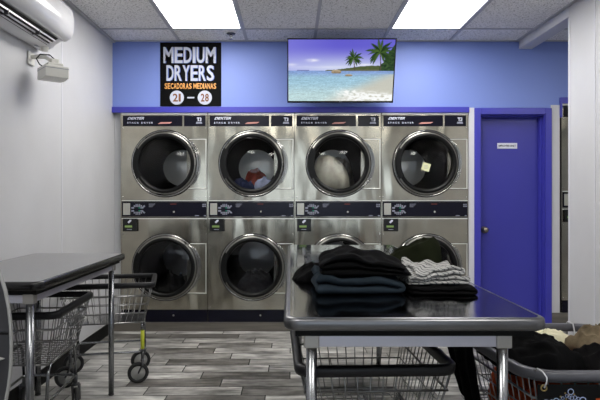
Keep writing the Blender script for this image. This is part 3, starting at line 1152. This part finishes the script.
# ------------------------------------------------------------ television
def build_tv():
    top = Vector((0, 4.75, 0))
    xl = (287.3 - 291) * 4.75 / FPX
    xr = (396.6 - 291) * 4.75 / FPX
    zt = EYE + (197 - 38.4) * 4.75 / FPX
    zb = EYE + (197 - 102.6) * 4.93 / FPX
    W = xr - xl
    Ht = math.hypot(zt - zb, 0.18)
    ang = math.atan2(0.18, zt - zb)
    o = empty('television', ((xl + xr) / 2, 4.93, zb), 'flat screen television showing a tropical beach, tilted down from the wall', 'television')
    R = Matrix.Rotation(ang, 4, 'X')

    def tr(mb):
        mb.v = [tuple(R @ Vector(p)) for p in mb.v]
        return mb
    tr(MB().box(-W / 2, W / 2, 0.0, 0.035, 0, Ht).box(-W / 2 + 0.12, W / 2 - 0.12, 0.035, 0.06, 0.08, Ht - 0.1)).build('case', 'screen_black', o, 0.003)
    bz = MB()
    b = 0.009
    for q in ((-W / 2, -W / 2 + b, 0, Ht), (W / 2 - b, W / 2, 0, Ht), (-W / 2, W / 2, 0, b + 0.006), (-W / 2, W / 2, Ht - b, Ht)):
        bz.box(q[0], q[1], -0.006, 0.0, q[2], q[3])
    tr(bz).build('bezel', 'screen_black', o, 0.001)
    # picture: a fine grid of coloured points, lit
    nx, nz = 300, 170
    x0, x1, z0, z1 = -W / 2 + b, W / 2 - b, b + 0.006, Ht - b
    me = bpy.data.meshes.new('screen')
    vs = [tuple(R @ Vector((x0 + (x1 - x0) * i / nx, -0.001, z0 + (z1 - z0) * j / nz))) for j in range(nz + 1) for i in range(nx + 1)]
    fs = [(j * (nx + 1) + i, j * (nx + 1) + i + 1, (j + 1) * (nx + 1) + i + 1, (j + 1) * (nx + 1) + i) for j in range(nz) for i in range(nx)]
    me.from_pydata(vs, [], fs)
    me.update()

    def sstep(a, b_, x):
        t = max(0, min(1, (x - a) / (b_ - a)))
        return t * t * (3 - 2 * t)

    def mixc(a, b_, t):
        return tuple(a[i] + (b_[i] - a[i]) * t for i in range(3))
    HZ = 0.50
    fronds = []
    random.seed(11)
    for tx, tz, rad, cnt, lean in ((0.617, 0.70, 0.085, 17, 0.0), (0.862, 0.80, 0.130, 21, 0.0)):
        for q in range(cnt):
            aa = math.radians(-50 + q * 280 / (cnt - 1) + random.uniform(-8, 8))
            fronds.append((tx, tz, rad * random.uniform(0.8, 1.1), aa))

    def pic(u, v):
        # u right, v up, 0..1; screen aspect 1.72
        if v > HZ:
            t = (v - HZ) / (1 - HZ)
            c = mixc((204, 212, 240), (100, 94, 204), sstep(0.0, 0.85, t))
            c = mixc(c, (150, 152, 230), 0.9 * max(0, 0.45 - u) + 0.25 * max(0, u - 0.6))
            n_ = fbm(u * 7 + 3, v * 16, 1.5, 4)
            cl = math.exp(-(((u - 0.225) / 0.05) ** 2 + ((v - 0.667) / 0.022) ** 2))
            cl += 0.55 * math.exp(-(((u - 0.03) / 0.05) ** 2 + ((v - 0.60) / 0.02) ** 2))
            cl += 0.7 * math.exp(-(((u - 0.72) / 0.10) ** 2 + ((v - 0.60) / 0.02) ** 2))
            cl += 0.3 * math.exp(-(((u - 0.3) / 0.3) ** 2 + ((v - 0.56) / 0.02) ** 2))
            c = mixc(c, (244, 244, 252), max(0, min(1, cl * (1 + 1.6 * n_))))
        else:
            t = (HZ - v) / HZ
            c = mixc((134, 160, 212), (158, 196, 216), sstep(0.0, 0.25, t))
            c = mixc(c, (190, 216, 218), sstep(0.25, 0.9, t))
            n_ = fbm(u * 14, v * 60, 4.2, 4)
            c = tuple(q * (1 + 0.16 * n_ + 0.16 * fbm(u * 60, v * 90, 9, 3)) for q in c)
            # sand on the right
            edge = 0.60 + 0.9 * (v - 0.12) + 0.03 * fbm(u * 5, v * 9, 2)
            if v < 0.46:
                s = sstep(-0.14, 0.20, u - edge + 0.35 * (0.40 - v)) * sstep(0.46, 0.43, v)
                c = mixc(c, (206, 200, 184), s * 0.85)
            # surf
            f_ = math.exp(-((v - (0.13 - 0.16 * (u - 0.55))) / 0.06) ** 2) * sstep(0.38, 0.6, u)
            f_ += 0.8 * math.exp(-((v - 0.03) / 0.05) ** 2) * sstep(0.3, 0.7, u)
            f_ = max(0, min(1, f_ * (0.9 + 2.2 * fbm(u * 26, v * 34, 7, 3))))
            c = mixc(c, (250, 252, 250), f_)
        # far islets and headland
        if abs(v - (HZ + 0.006)) < 0.010 and 0.08 < u < 0.2:
            c = mixc(c, (90, 96, 150), 0.6)
        hill = HZ + 0.012 + 0.07 * sstep(0.36, 0.8, u) + 0.012 * fbm(u * 30, 0, 1, 3)
        if u > 0.35 and HZ - 0.005 * u < v < hill:
            c = mixc((70, 84, 62), (96, 104, 60), max(0, fbm(u * 50, v * 50, 2, 3) + 0.5))
            if v < HZ + 0.018:
                c = mixc(c, (120, 112, 96), 0.5)
        if u > 0.86:
            bush = 0.56 + 2.6 * (u - 0.86) + 0.12 * fbm(u * 14, v * 14, 6, 3)
            if HZ - 0.005 < v < min(0.93, bush):
                c = mixc((34, 54, 38), (84, 110, 62), max(0, min(1, fbm(u * 40, v * 30, 3, 3) + 0.35)))
        # boulders
        for bu, bv, ru, rv in ((0.455, 0.482, 0.048, 0.036), (0.575, 0.425, 0.036, 0.020)):
            dd = ((u - bu) / ru) ** 2 + ((v - bv) / rv) ** 2
            if dd < 1 and v > bv - rv * 0.7:
                c = mixc((120, 104, 84), (196, 178, 150), max(0, min(1, 0.5 + (v - bv) / rv * 0.5 + fbm(u * 60, v * 60, 3, 2) * 0.6)))
        # palms
        for tx, tz, rad, bz_ in ((0.617, 0.685, 0, 0.5), (0.862, 0.79, 0, 0.5)):
            if bz_ < v < tz and abs(u - (tx + 0.012 * math.sin((tz - v) * 7))) < 0.0045:
                c = (88, 78, 66)
        for tx, tz, rad, aa in fronds:
            dx_, dz_ = (u - tx), (v - tz) / 1.72
            dir_ = (math.cos(aa), math.sin(aa))
            al = dx_ * dir_[0] + dz_ * dir_[1]
            if 0 < al < rad * 1.02:
                s_ = al / rad
                droop_ = -0.45 * rad * s_ * s_
                off_ = -dx_ * dir_[1] + dz_ * dir_[0]
                offc = droop_ * dir_[0]
                wdt = 0.0135 * (rad / 0.09) * math.sin(PI * min(1, s_ * 0.9 + 0.08))
                if abs(off_ - offc) < wdt * (0.75 + 0.25 * math.sin(al * 900)):
                    c = mixc((22, 42, 26), (84, 112, 52), 0.5 + 0.5 * math.sin(aa * 5) * (1 - s_))
        return c
    ca = me.color_attributes.new('picture', 'FLOAT_COLOR', 'POINT')
    data = []
    for j in range(nz + 1):
        for i in range(nx + 1):
            c = pic(i / nx, j / nz)
            data += list(lin(tuple(max(0, min(255, q)) for q in c)))
    ca.data.foreach_set('color', data)
    mt = bpy.data.materials.new('lit_screen')
    mt.use_nodes = True
    nt = mt.node_tree
    nt.nodes.clear()
    at_ = nt.nodes.new('ShaderNodeAttribute')
    at_.attribute_name = 'picture'
    e = nt.nodes.new('ShaderNodeEmission')
    e.inputs[1].default_value = 1.0
    oo = nt.nodes.new('ShaderNodeOutputMaterial')
    nt.links.new(at_.outputs['Color'], e.inputs[0])
    nt.links.new(e.outputs[0], oo.inputs[0])
    me.materials.append(mt)
    sc = bpy.data.objects.new('screen', me)
    COL.objects.link(sc)
    sc.parent = o
    # wall bracket
    br = MB().box(-0.12, 0.12, 0.165, 0.192, 0.10, 0.42)
    br.tube([(0, 0.17, 0.28), (0, 0.03, 0.24)], 0.018, 8)
    br.build('wall_bracket', 'baseboard', o)
    tr(text_into(MB(), 'LG', -0.008, 0.012, 0.004, 0.012, -0.0066, 0.02)).build('badge', 'print_grey', o, fix=False)


build_tv()

# ------------------------------------------------------------ air conditioner
o = empty('air_conditioner', (LEFT_X, 3.62, 2.17), 'white wall mounted air conditioner high on the left wall', 'air conditioner')
prof = [(0.0, 0.0), (0.035, -0.008), (0.075, 0.004), (0.10, 0.016)]
prof2 = [(0.180, 0.052), (0.212, 0.072), (0.230, 0.11), (0.234, 0.19), (0.224, 0.25), (0.195, 0.283), (0.15, 0.292), (0.0, 0.292)]
LEN = 0.92


def ac_shell(y0, y1, inset=0.0):
    mb = MB()
    poly = prof + [(0.115, 0.034), (0.155, 0.058)] + prof2
    return mb.prism_y(poly, y0, y1, True)


b = ac_shell(-LEN, 0).build('body', 'ac_white', o, 0.012, 3)
# outlet slot with louvres
sl = MB()
sl.add([(0.096, -LEN + 0.05, 0.010), (0.096, -0.10, 0.010), (0.170, -0.10, 0.0475), (0.170, -LEN + 0.05, 0.0475)], [(0, 1, 2, 3)])
sl.build('outlet', 'ac_dark', o)
for fx, fz in ((0.108, 0.012), (0.128, 0.022), (0.150, 0.034)):
    box('louvre', 'ac_white', fx, fx + 0.004, -LEN + 0.05, -0.105, fz - 0.006, fz + 0.004, o)
for q in range(2):
    y = -0.33 - q * 0.36
    box('vane', 'dark_wire', 0.106, 0.156, y - 0.002, y + 0.002, 0.008, 0.034, o)
MB().box(0.045, 0.062, -0.16, -0.12, -0.0095, -0.006).build('badge', 'print_grey', o)
hs = MB().lathe([(0.0, -0.028), (0.02, -0.026), (0.026, 0.0)], (0.07, -0.07, 0.004), 'z', 20)
hs.build('drain_cap', 'ivory', o)

# box on a bracket below it
bx, bz = at(53, 73, 3.5)
o = empty('wall_box', (bx, 3.5, bz), 'white plastic box on a short wall bracket with black cable below the air conditioner', 'box', None, math.radians(-50))
bb = MB()
bb.prism_y([(-0.085, -0.040), (0.0, -0.048), (0.085, -0.040), (0.085, 0.030), (-0.085, 0.036)], -0.07, 0.07)
bb.build('housing', 'ivory', o, 0.004)
MB().box(-0.0855, 0.0855, -0.0705, 0.0705, 0.014, 0.017).build('joint', 'print_grey', o)
tp_ = MB().box(-0.05, 0.05, -0.045, 0.05, 0.030, 0.056).box(-0.02, 0.03, -0.02, 0.03, 0.05, 0.085)
tp_.build('mount', 'ivory', o, 0.006)
ar = MB()
rot_ = Matrix.Rotation(math.radians(50), 4, 'Z')
p_ = [rot_ @ Vector(q) for q in ((0.0, 0.0, 0.07), (-0.05, 0.0, 0.10), (LEFT_X - bx + 0.005, 0.0, 0.10))]
ar.tube(p_, 0.013, 10)
ar.build('arm', 'ivory', o)
pl = MB()
q = [rot_ @ Vector((LEFT_X - bx + 0.004 + dx_, dy_, dz_)) for dx_ in (0, 0.010) for dy_ in (-0.04, 0.04) for dz_ in (0.05, 0.13)]
pl.add(q, [(0, 1, 3, 2), (4, 6, 7, 5), (0, 4, 5, 1), (2, 3, 7, 6), (0, 2, 6, 4), (1, 5, 7, 3)])
pl.build('wall_plate', 'ivory', o, 0.003)
cb = [rot_ @ Vector(q) for q in ((0.01, 0.0, 0.085), (-0.02, 0.0, 0.112), (-0.075, -0.01, 0.115), (-0.095, -0.02, 0.085), (-0.075, -0.02, 0.05), (-0.045, -0.02, 0.03))]
MB().tube(cb, 0.004, 8).build('cable', 'black_cable', o)

# ------------------------------------------------------------ folding tables
def bullnose(x0, x1, y0, y1, z0, z1, r_plan=0.03, k=8):
    """slab whose edge is half round; plan corners rounded"""
    mb = MB()
    w, d = x1 - x0, y1 - y0
    h = (z1 - z0) / 2
    out = rrect(w - 2 * h, d - 2 * h, r_plan, 5)
    cx, cy, cz = (x0 + x1) / 2, (y0 + y1) / 2, (z0 + z1) / 2
    rings = []
    for i in range(k + 1):
        a = -PI / 2 + PI * i / k
        ca, sa = math.copysign(abs(math.cos(a)) ** 0.6, math.cos(a)), math.copysign(abs(math.sin(a)) ** 0.6, math.sin(a))
        rings.append([(cx + x + nx * h * ca, cy + y + ny * h * ca, cz + h * sa) for x, y, nx, ny in out])
    n = len(out)
    vs = [p for r in rings for p in r]
    fs = [(i * n + j, i * n + (j + 1) % n, (i + 1) * n + (j + 1) % n, (i + 1) * n + j) for i in range(k) for j in range(n)]
    mb.add(vs, fs, True)
    return mb, [(x + cx, y + cy) for x, y, _, _ in out]


def table(name, label, x0, x1, y0, y1, legs, top_mat, edge_mat, rail_mat, leg_r=0.0165):
    o = empty(name, ((x0 + x1) / 2, (y0 + y1) / 2, 0), label, 'table')
    ox, oy = (x0 + x1) / 2, (y0 + y1) / 2
    zt, zb_ = 0.870, 0.832
    mb, out = bullnose(x0 - ox, x1 - ox, y0 - oy, y1 - oy, zb_, zt)
    n = len(out)
    mb.add([(x, y, zb_) for x, y in out], [tuple(range(n))])
    mb.build('edge', edge_mat, o)
    tp = MB()
    tp.add([(x, y, zt) for x, y in out], [tuple(range(n))])
    tp.add([(x, y, zt - 0.004) for x, y in out], [tuple(range(n))])
    tp.build('tabletop', top_mat, o, fix=False)
    box('underside_shade', 'baseboard', x0 - ox + 0.035, x1 - ox - 0.035, y0 - oy + 0.035, y1 - oy - 0.035, 0.811, zb_ + 0.0005, o)  # added black slab, stands in for shade in the gap below the top
    (lx0, lx1), (ly0, ly1) = legs
    lx0, lx1, ly0, ly1 = lx0 - ox, lx1 - ox, ly0 - oy, ly1 - oy
    for lx in (lx0, lx1):
        for ly in (ly0, ly1):
            l = MB()
            l.lathe([(0.0, 0.012), (leg_r, 0.012), (leg_r, 0.77), (0.0, 0.77)], (lx, ly, 0), 'z', 20)
            l.lathe([(0.0, 0.80), (leg_r * 0.8, 0.80), (leg_r * 0.8, zb_ + 0.002), (0.0, zb_ + 0.002)], (lx, ly, 0), 'z', 16)
            lo = l.build('leg', 'leg_steel', o)
            MB().lathe([(0.0, 0.0), (0.016, 0.0), (0.018, 0.008), (0.010, 0.02), (0.010, 0.04), (0.0, 0.04)], (lx, ly, 0), 'z', 16).build('foot', 'rubber', lo)
            box('corner_bracket', 'bracket', lx - 0.023, lx + 0.023, ly - 0.021, ly + 0.021, 0.771, 0.815, lo, 0.004)
    for y in (ly0, ly1):
        box('rail', rail_mat, lx0 + 0.021, lx1 - 0.021, y - 0.013, y + 0.013, 0.774, 0.809, o, 0.002)
    for x in (lx0, lx1):
        box('rail', rail_mat, x - 0.013, x + 0.013, ly0 + 0.021, ly1 - 0.021, 0.774, 0.809, o, 0.002)
    return o


table('folding_table', 'long stainless folding table in front with folded clothes on it', -0.022, 0.758, 1.635, 4.18,
      ((0.062, 0.640), (1.70, 4.10)), 'table_steel', 'table_edge', 'aluminium')
table('folding_table', 'grey topped folding table with black edge against the left wall', -1.622, -1.042, 2.335, 3.56,
      ((-1.565, -1.112), (2.39, 3.47)), 'laminate', 'black_edge', 'aluminium')

# ------------------------------------------------------------ laundry carts
def cart(label, c, W, D, rz, taper=0.0, zr=0.655, zbot=0.40, bump='bumper', wheel_r=0.064, seed=0, corner=0.05, spin=None, tagpost=None, stem_in=0.07):
    o = empty('laundry_cart', (c[0], c[1], 0), label, 'cart', 'wire laundry carts', rz)
    out = rrect(W - 0.03, D - 0.03, corner, 6, taper)
    rim = MB().ring_rect(out, [(-0.014, zr - 0.015), (0.012, zr - 0.018), (0.016, zr - 0.006), (0.016, zr + 0.010), (0.010, zr + 0.016), (-0.010, zr + 0.016), (-0.014, zr + 0.010)])
    rim.build('bumper_rim', bump, o)
    # basket: wires from the rim down to a smaller floor
    ins = 0.055

    def P(u, v, h):
        """u,v in -1..1, h 0 at floor, 1 at rim"""
        w = (W / 2 - 0.02) * (1 - taper * (v / 2 + 0.5)) - ins * (1 - h)
        d = D / 2 - 0.02 - ins * (1 - h)
        return (u * w, v * d, zbot + (zr - 0.012 - zbot) * h)
    wr_ = 0.0025
    b = MB()
    nx, ny = int(W / 0.048), int(D / 0.048)
    for i in range(nx + 1):
        u = -0.96 + 1.92 * i / nx
        b.tube([P(u, -1, 1), P(u, -1, 0), P(u, 1, 0), P(u, 1, 1)], wr_, 5)
    for i in range(ny + 1):
        v = -0.96 + 1.92 * i / ny
        b.tube([P(-1, v, 1), P(-1, v, 0), P(1, v, 0), P(1, v, 1)], wr_, 5)
    for h in (0.0, 0.26, 0.5, 0.74):
        b.tube([P(-1, -1, h), P(1, -1, h), P(1, 1, h), P(-1, 1, h)], wr_ * (1.9 if h in (0.0, 0.74) else 1.2), 6, closed=True)
    b.build('wire_basket', 'wire', o)
    # frame: lower rectangle, corner posts bent into the rim
    fx, fy = W / 2 - 0.085, D / 2 - 0.085
    zf = 0.205
    fr_ = MB()
    fr_.tube([(x, y, zf) for x, y, _, _ in rrect(2 * fx, 2 * fy, 0.03, 4)], 0.0075, 8, closed=True)
    for s in (-1, 1):
        fr_.tube([(s * fx, -fy, zf), (s * fx, -fy + 0.02, zbot - 0.05), (s * fx, -fy + 0.05, zbot - 0.01), (s * fx, fy - 0.05, zbot - 0.01),
                  (s * fx, fy - 0.02, zbot - 0.05), (s * fx, fy, zf)], 0.0085, 8)
    fr_.build('frame', 'leg_steel', o)
    rnd = random.Random(seed)
    for sx_ in (-1, 1):
        for sy_ in (-1, 1):
            x, y = sx_ * fx, sy_ * fy
            a = spin if spin is not None else rnd.uniform(0, 6.28)
            a += rnd.uniform(-0.25, 0.25)
            dx_, dy_ = math.cos(a), math.sin(a)
            tr_ = 0.028
            wx, wy = x + dx_ * tr_, y + dy_ * tr_
            nx_, ny_ = -dy_, dx_
            cs = MB()
            cs.tube([(x, y, zf), (x, y, 2 * wheel_r + 0.012)], 0.010, 8)
            for s in (-1, 1):
                cs.tube([(x + nx_ * s * 0.018, y + ny_ * s * 0.018, 2 * wheel_r + 0.014), (x + nx_ * s * 0.018, y + ny_ * s * 0.018, 2 * wheel_r - 0.01),
                         (wx + nx_ * s * 0.018, wy + ny_ * s * 0.018, wheel_r)], [0.009, 0.008, 0.006], 6)
            cs.tube([(x - nx_ * 0.02, y - ny_ * 0.02, 2 * wheel_r + 0.014), (x + nx_ * 0.02, y + ny_ * 0.02, 2 * wheel_r + 0.014)], 0.011, 8)
            co = cs.build('caster', 'dark_wire', o)
            wl_ = MB().lathe([(wheel_r * 0.68, -0.011), (wheel_r * 0.97, -0.011), (wheel_r, -0.006), (wheel_r, 0.006), (wheel_r * 0.97, 0.011), (wheel_r * 0.68, 0.011)],
                             (0, 0, 0), 'y', 28, closed=True)
            hb = MB().lathe([(0.0, -0.014), (0.012, -0.014), (0.014, -0.006), (wheel_r * 0.69, -0.007), (wheel_r * 0.69, 0.007), (0.014, 0.006), (0.012, 0.014), (0.0, 0.014)],
                            (0, 0, 0), 'y', 24)
            Rm = Matrix.Translation((wx, wy, wheel_r)) @ Matrix.Rotation(a, 4, 'Z')
            for mb_ in (wl_, hb):
                mb_.v = [tuple(Rm @ Vector(p)) for p in mb_.v]
            w_o = wl_.build('wheel', 'rubber', co)
            hb.build('hub', 'hub', w_o)
    if tagpost:
        sx_, sy_ = tagpost
        x, y = sx_ * fx, sy_ * fy
        MB().tube([(x, y, 0.225), (x, y, 0.345)], 0.0125, 8).build('yellow_sleeve', 'yellow', o)
        MB().tube([(x, y, 0.345), (x, y, zbot)], 0.010, 8).build('post', 'leg_steel', o)
    return o


cart('wire laundry cart behind the left table with a yellow sleeve on one leg', (-1.232, 3.805), 0.62, 0.47, math.radians(12), seed=3, spin=3.3, wheel_r=0.068, tagpost=(1, -1), corner=0.03)
cart('wire laundry cart pushed under the left table', (-1.365, 2.985), 0.46, 0.63, math.radians(4), seed=5, spin=-1.4, wheel_r=0.068, corner=0.04)
cart('empty wire laundry cart standing under the long folding table', (0.272, 2.165), 0.545, 0.67, 0.04, 0.03, seed=7, corner=0.05, spin=2.0)
CD = cart('wire laundry cart heaped with clothes and hung with a black banner', (1.015, 2.12), 0.54, 0.70, 0.0, -0.25, seed=9, bump='grey_bumper', corner=0.09, spin=1.0)

# black banner tied to the front of that cart
by = 1.742
o = empty('banner', (1.02, by, 0.0), 'black banner with a bubble logo tied to the front of the full cart', 'banner')
x0b, x1b = at(537.5, 0, by)[0] - 1.02, 0.255
zb1, zb0 = 0.642, 0.40
sh = MB()
vs, fs = [], []
nx_, nz_ = 20, 8
for yy_ in (0.0, 0.003):
    for j in range(nz_ + 1):
        for i in range(nx_ + 1):
            x = x0b + (x1b - x0b) * i / nx_
            z = zb0 + (zb1 - zb0) * j / nz_
            vs.append((x, yy_ + 0.004 * math.sin(x * 9) * (1 - j / nz_), z))
nn = (nx_ + 1) * (nz_ + 1)
for s in (0, nn):
    for j in range(nz_):
        for i in range(nx_):
            a = s + j * (nx_ + 1) + i
            fs.append((a, a + 1, a + nx_ + 2, a + nx_ + 1))
sheet = sh.add(vs, fs, True).build('cloth_sheet', 'banner', o, fix=False)
rg = MB()
lg_x, lg_z = at(570, 391.2, by)
lg_x -= 1.02
rr = [(0, 0, 3.1), (-1.2, 5.6, 1.6), (1.0, 6.2, 2.2), (4.2, 5.8, 2.0), (7.6, 7.0, 1.7), (12.0, 8.6, 3.4), (-4.0, 4.2, 1.6), (-8.0, 6.4, 1.6), (-11.5, 9.0, 1.6),
      (-14.5, 9.2, 3.0), (-19, 10.5, 2.8), (-24.5, 11, 3.0), (0.5, 12, 4.0), (8, 14, 3.6), (-7, 13.5, 3.6), (17, 15, 3.2), (-15, 17, 3.4)]
for dx_, dy_, r_ in rr:
    s = by / FPX
    rg.lathe([(r_ * s * 0.80, -0.0005), (r_ * s, -0.0005), (r_ * s, 0.0005), (r_ * s * 0.80, 0.0005)],
             (lg_x + dx_ * s, -0.0050, lg_z - dy_ * s), 'y', 20, closed=True)
rg.build('bubble_logo', mat('logo_blue', (160, 176, 214), 0.5), sheet)
dots = MB()
for dx_, dy_ in ((-5.6, 1.4), (3.4, 2.6), (-10.2, 4.8), (-4.6, 7.2), (-2.0, 3.2), (6, 9)):
    dots.disc((lg_x + dx_ * by / FPX, -0.0052, lg_z - dy_ * by / FPX), 0.0028, 10)
dots.build('logo_dots', 'brass', sheet)
MB().box(lg_x + 25 * by / FPX, lg_x + 34 * by / FPX, -0.0055, -0.0045, lg_z - 16 * by / FPX, lg_z - 6.5 * by / FPX).build('orange_mark', 'orange_cloth', sheet)
gx, gz = at(543.8, 388, by)
gr_ = MB().lathe([(0.0065, -0.003), (0.0105, -0.003), (0.0115, 0.0), (0.0065, 0.0)], (gx - 1.02, 0.001, gz), 'y', 20, closed=True)
gr_.build('grommet', 'brass', sheet)
tx = gx - 1.02
MB().tube([(tx, -0.004, gz + 0.002), (tx + 0.005, -0.008, gz + 0.02), (tx + 0.005, -0.010, gz + 0.036), (tx + 0.002, 0.012, 0.679), (tx - 0.002, 0.040, 0.680), (tx - 0.003, 0.070, 0.66)],
          0.0024, 7).build('cable_tie', 'tie', o)
# tie on the far rim
rx_, rz_ = at(571.5, 326, 2.45)
tie = MB().tube([(rx_, 2.435, 0.60), (rx_, 2.425, 0.645), (rx_ - 0.004, 2.43, 0.676), (rx_ - 0.010, 2.462, 0.678), (rx_ - 0.008, 2.485, 0.66)], 0.003, 7).build('cable_tie', 'tie')
tag(tie, 'white cable tie looped over the far rim of the full cart', 'cable tie')

# ------------------------------------------------------------ clothes on the long table
T = 0.8705
G = 'folded clothes on the long table'
tag(folded('folded_garment', 'teal_cloth', (0.245, 2.16, T), 0.335, 0.27, 2, 0.030, 3, 0.03, 0.022, 0.016, hump=lambda u, v: 0.012 * (0.3 - u) - 0.016 * max(0, abs(u) - 0.7)),
    'slate blue folded garment at the bottom of the left stack', 'clothing', G)
tag(folded('folded_garment', 'black_knit', (0.275, 2.18, T + 0.066), 0.345, 0.29, 3, 0.022, 12, -0.04, 0.020, 0.024, 0.006,
           hump=lambda u, v: 0.006 - 0.040 * u * u - 0.008 * u, ny=30),
    'thick black folded garment on top of the slate blue one', 'clothing', G)
tag(heap('garment', 'black_cloth', (0.095, 2.42, T), 0.085, 0.105, 0.085, 0.2, 21, 0.018, 10, hf=lambda u, v: 0.75 + 0.35 * u),
    'crumpled black garment at the left edge of the table stack', 'clothing', G)
tag(heap('garment', 'olive_cloth', (0.510, 2.56, T), 0.170, 0.14, 0.165, 0.0, 33, 0.024, 10, p=8.0,
         hf=lambda u, v: 0.72 + 0.52 * u, edge=0.04),
    'dark olive green garment heaped behind the folded stacks', 'clothing', G)
tag(folded('folded_garment', 'charcoal_cloth', (0.555, 2.13, T), 0.245, 0.22, 2, 0.012, 41, 0.0, 0.008, 0.012, ny=30),
    'flat black folded garment under the striped shirt', 'clothing', G)
tag(folded('folded_garment', 'striped', (0.535, 2.19, T + 0.028), 0.245, 0.22, 4, 0.0135, 52, 0.05, 0.030, 0.040, 0.009,
           hump=lambda u, v: 0.004 * (0.1 - u), ny=40),
    'grey and white striped shirt folded at the right of the table stack', 'clothing', G)

# ------------------------------------------------------------ clothes in the full cart
G2 = 'clothes heaped in the full cart'
tag(heap('garment', 'orange_cloth', (0.965, 2.15, 0.410), 0.185, 0.25, 0.165, 0, 61, 0.035, 12, p=5), 'rust orange garment low in the full cart seen through its wires', 'clothing', G2)
tag(heap('garment', 'black_cloth', (0.875, 2.05, 0.625), 0.150, 0.22, 0.095, 0.1, 71, 0.028, 9, p=3.0), 'large black garment heaped at the left of the full cart', 'clothing', G2)
tag(heap('garment', 'charcoal_cloth', (1.145, 1.99, 0.590), 0.115, 0.17, 0.085, 0.3, 77, 0.022, 10), 'black garment at the right front of the full cart', 'clothing', G2)
tag(heap('garment', 'cream_cloth', (1.06, 2.345, 0.615), 0.115, 0.060, 0.050, -0.15, 83, 0.014, 22), 'cream garment behind the black heap in the full cart', 'clothing', G2)
tag(heap('garment', 'tan_cloth', (1.205, 2.21, 0.625), 0.105, 0.085, 0.085, 0.3, 88, 0.030, 15, stretch=0.7, edge=0.25, na=130, nr=40), 'crumpled tan garment on top at the right of the full cart', 'clothing', G2)


def hang(name, material, top, bottom, seed, thick=0.03):
    """cloth hanging over the rim: a thick folded sheet between an upper and a lower edge line"""
    vs, fs = [], []
    nu, nv = 26, 22
    for side in (-1, 1):
        for j in range(nv + 1):
            v = j / nv
            for i in range(nu + 1):
                u = i / nu
                a = Vector(top[0]).lerp(Vector(top[1]), u)
                b = Vector(bottom[0]).lerp(Vector(bottom[1]), u)
                p = a.lerp(b, v)
                f_ = 0.008 * math.sin(u * 17 + seed + 1.6 * noise.noise(Vector((u * 2, v * 2, seed)))) * (0.3 + v)
                edge_ = min(u, 1 - u, v * 2, 1 - v) * 12
                th = thick * min(1, edge_) ** 0.5
                p = p + Vector((f_ + side * th / 2 * (1 + 0.3 * noise.noise(Vector((u * 5, v * 5, seed)))), 0.01 * noise.noise(Vector((u * 4, v * 4, seed + 3))), -0.05 * math.sin(PI * u) * v))
                vs.append(tuple(p))
    n = (nu + 1) * (nv + 1)
    for s in (0, n):
        for j in range(nv):
            for i in range(nu):
                a = s + j * (nu + 1) + i
                fs.append((a, a + 1, a + nu + 2, a + nu + 1))
    for j in range(nv):
        for i in (0, nu):
            a = j * (nu + 1) + i
            fs.append((a, a + nu + 1, a + nu + 1 + n, a + n))
    for i in range(nu):
        for j in (0, nv):
            a = j * (nu + 1) + i
            fs.append((a, a + 1, a + 1 + n, a + n))
    return MB().add(vs, fs, True).build(name, material)


hg = hang('hanging_garment', 'black_knit', ((0.690, 2.15, 0.695), (0.660, 2.52, 0.69)), ((0.715, 2.12, 0.46), (0.705, 2.28, 0.44)), 3, 0.025)
tag(hg, 'black garment hanging over the left side of the full cart', 'clothing', G2)

# ------------------------------------------------------------ moulded machine at the left edge
o = empty('plastic_machine', (-0.922, 1.55, 0), 'dark grey rounded plastic machine with pale trim at the left edge', 'machine')
ell = lambda a_, b_, n=56: [(a_ * math.copysign(abs(math.cos(2 * PI * i / n)) ** 0.9, math.cos(2 * PI * i / n)), 0.88 + b_ * math.copysign(abs(math.sin(2 * PI * i / n)) ** 0.9, math.sin(2 * PI * i / n))) for i in range(n)]
sh_ = MB()
vs, fs = [], []
rings = [(-0.25, 1.0, 0.0), (-0.15, 0.93, -0.075), (0.0, 0.80, -0.17), (0.12, 0.60, -0.25), (0.18, 0.35, -0.30)]
n = 56
for y_, k_, dx_ in rings:
    for x_, z_ in ell(0.272, 0.345):
        vs.append((x_ * k_ + dx_, y_, 0.88 + (z_ - 0.88) * k_))
for i in range(len(rings) - 1):
    for j in range(n):
        a, b = i * n + j, i * n + (j + 1) % n
        fs.append((a, b, b + n, a + n))
fs += [tuple(range(n)), tuple(range(len(vs) - n, len(vs)))]
sh_.add(vs, fs[:-2], True).add(vs, fs[-2:])
sh_.build('shell', 'machine', o)
rg = MB()
outer, inner = ell(0.280, 0.352), ell(0.275, 0.346)
n = len(outer)
vs = [(x, -0.262, z) for x, z in outer] + [(x, -0.262, z) for x, z in inner] + [(x, -0.251, z) for x, z in outer] + [(x, -0.251, z) for x, z in inner]
fs = []
for i in range(n):
    j = (i + 1) % n
    fs += [(i, j, n + j, n + i), (2 * n + i, 3 * n + i, 3 * n + j, 2 * n + j), (i, 2 * n + i, 2 * n + j, j), (n + i, n + j, 3 * n + j, 3 * n + i)]
rg.add(vs, fs, False).build('trim_band', 'machine_trim', o, 0.002)
box('seam', 'gasket', -0.265, 0.268, -0.2525, -0.2495, 0.906, 0.912, o)
MB().prism_y([(0.12, 0.80), (0.262, 0.852), (0.12, 0.880)], -0.262, -0.25).build('pale_panel', 'machine_trim', o, 0.002)
MB().prism_y([(-0.34, 0.0), (-0.04, 0.0), (-0.05, 0.62), (-0.30, 0.62)], -0.16, 0.10).build('pedestal', 'machine', o, 0.01)
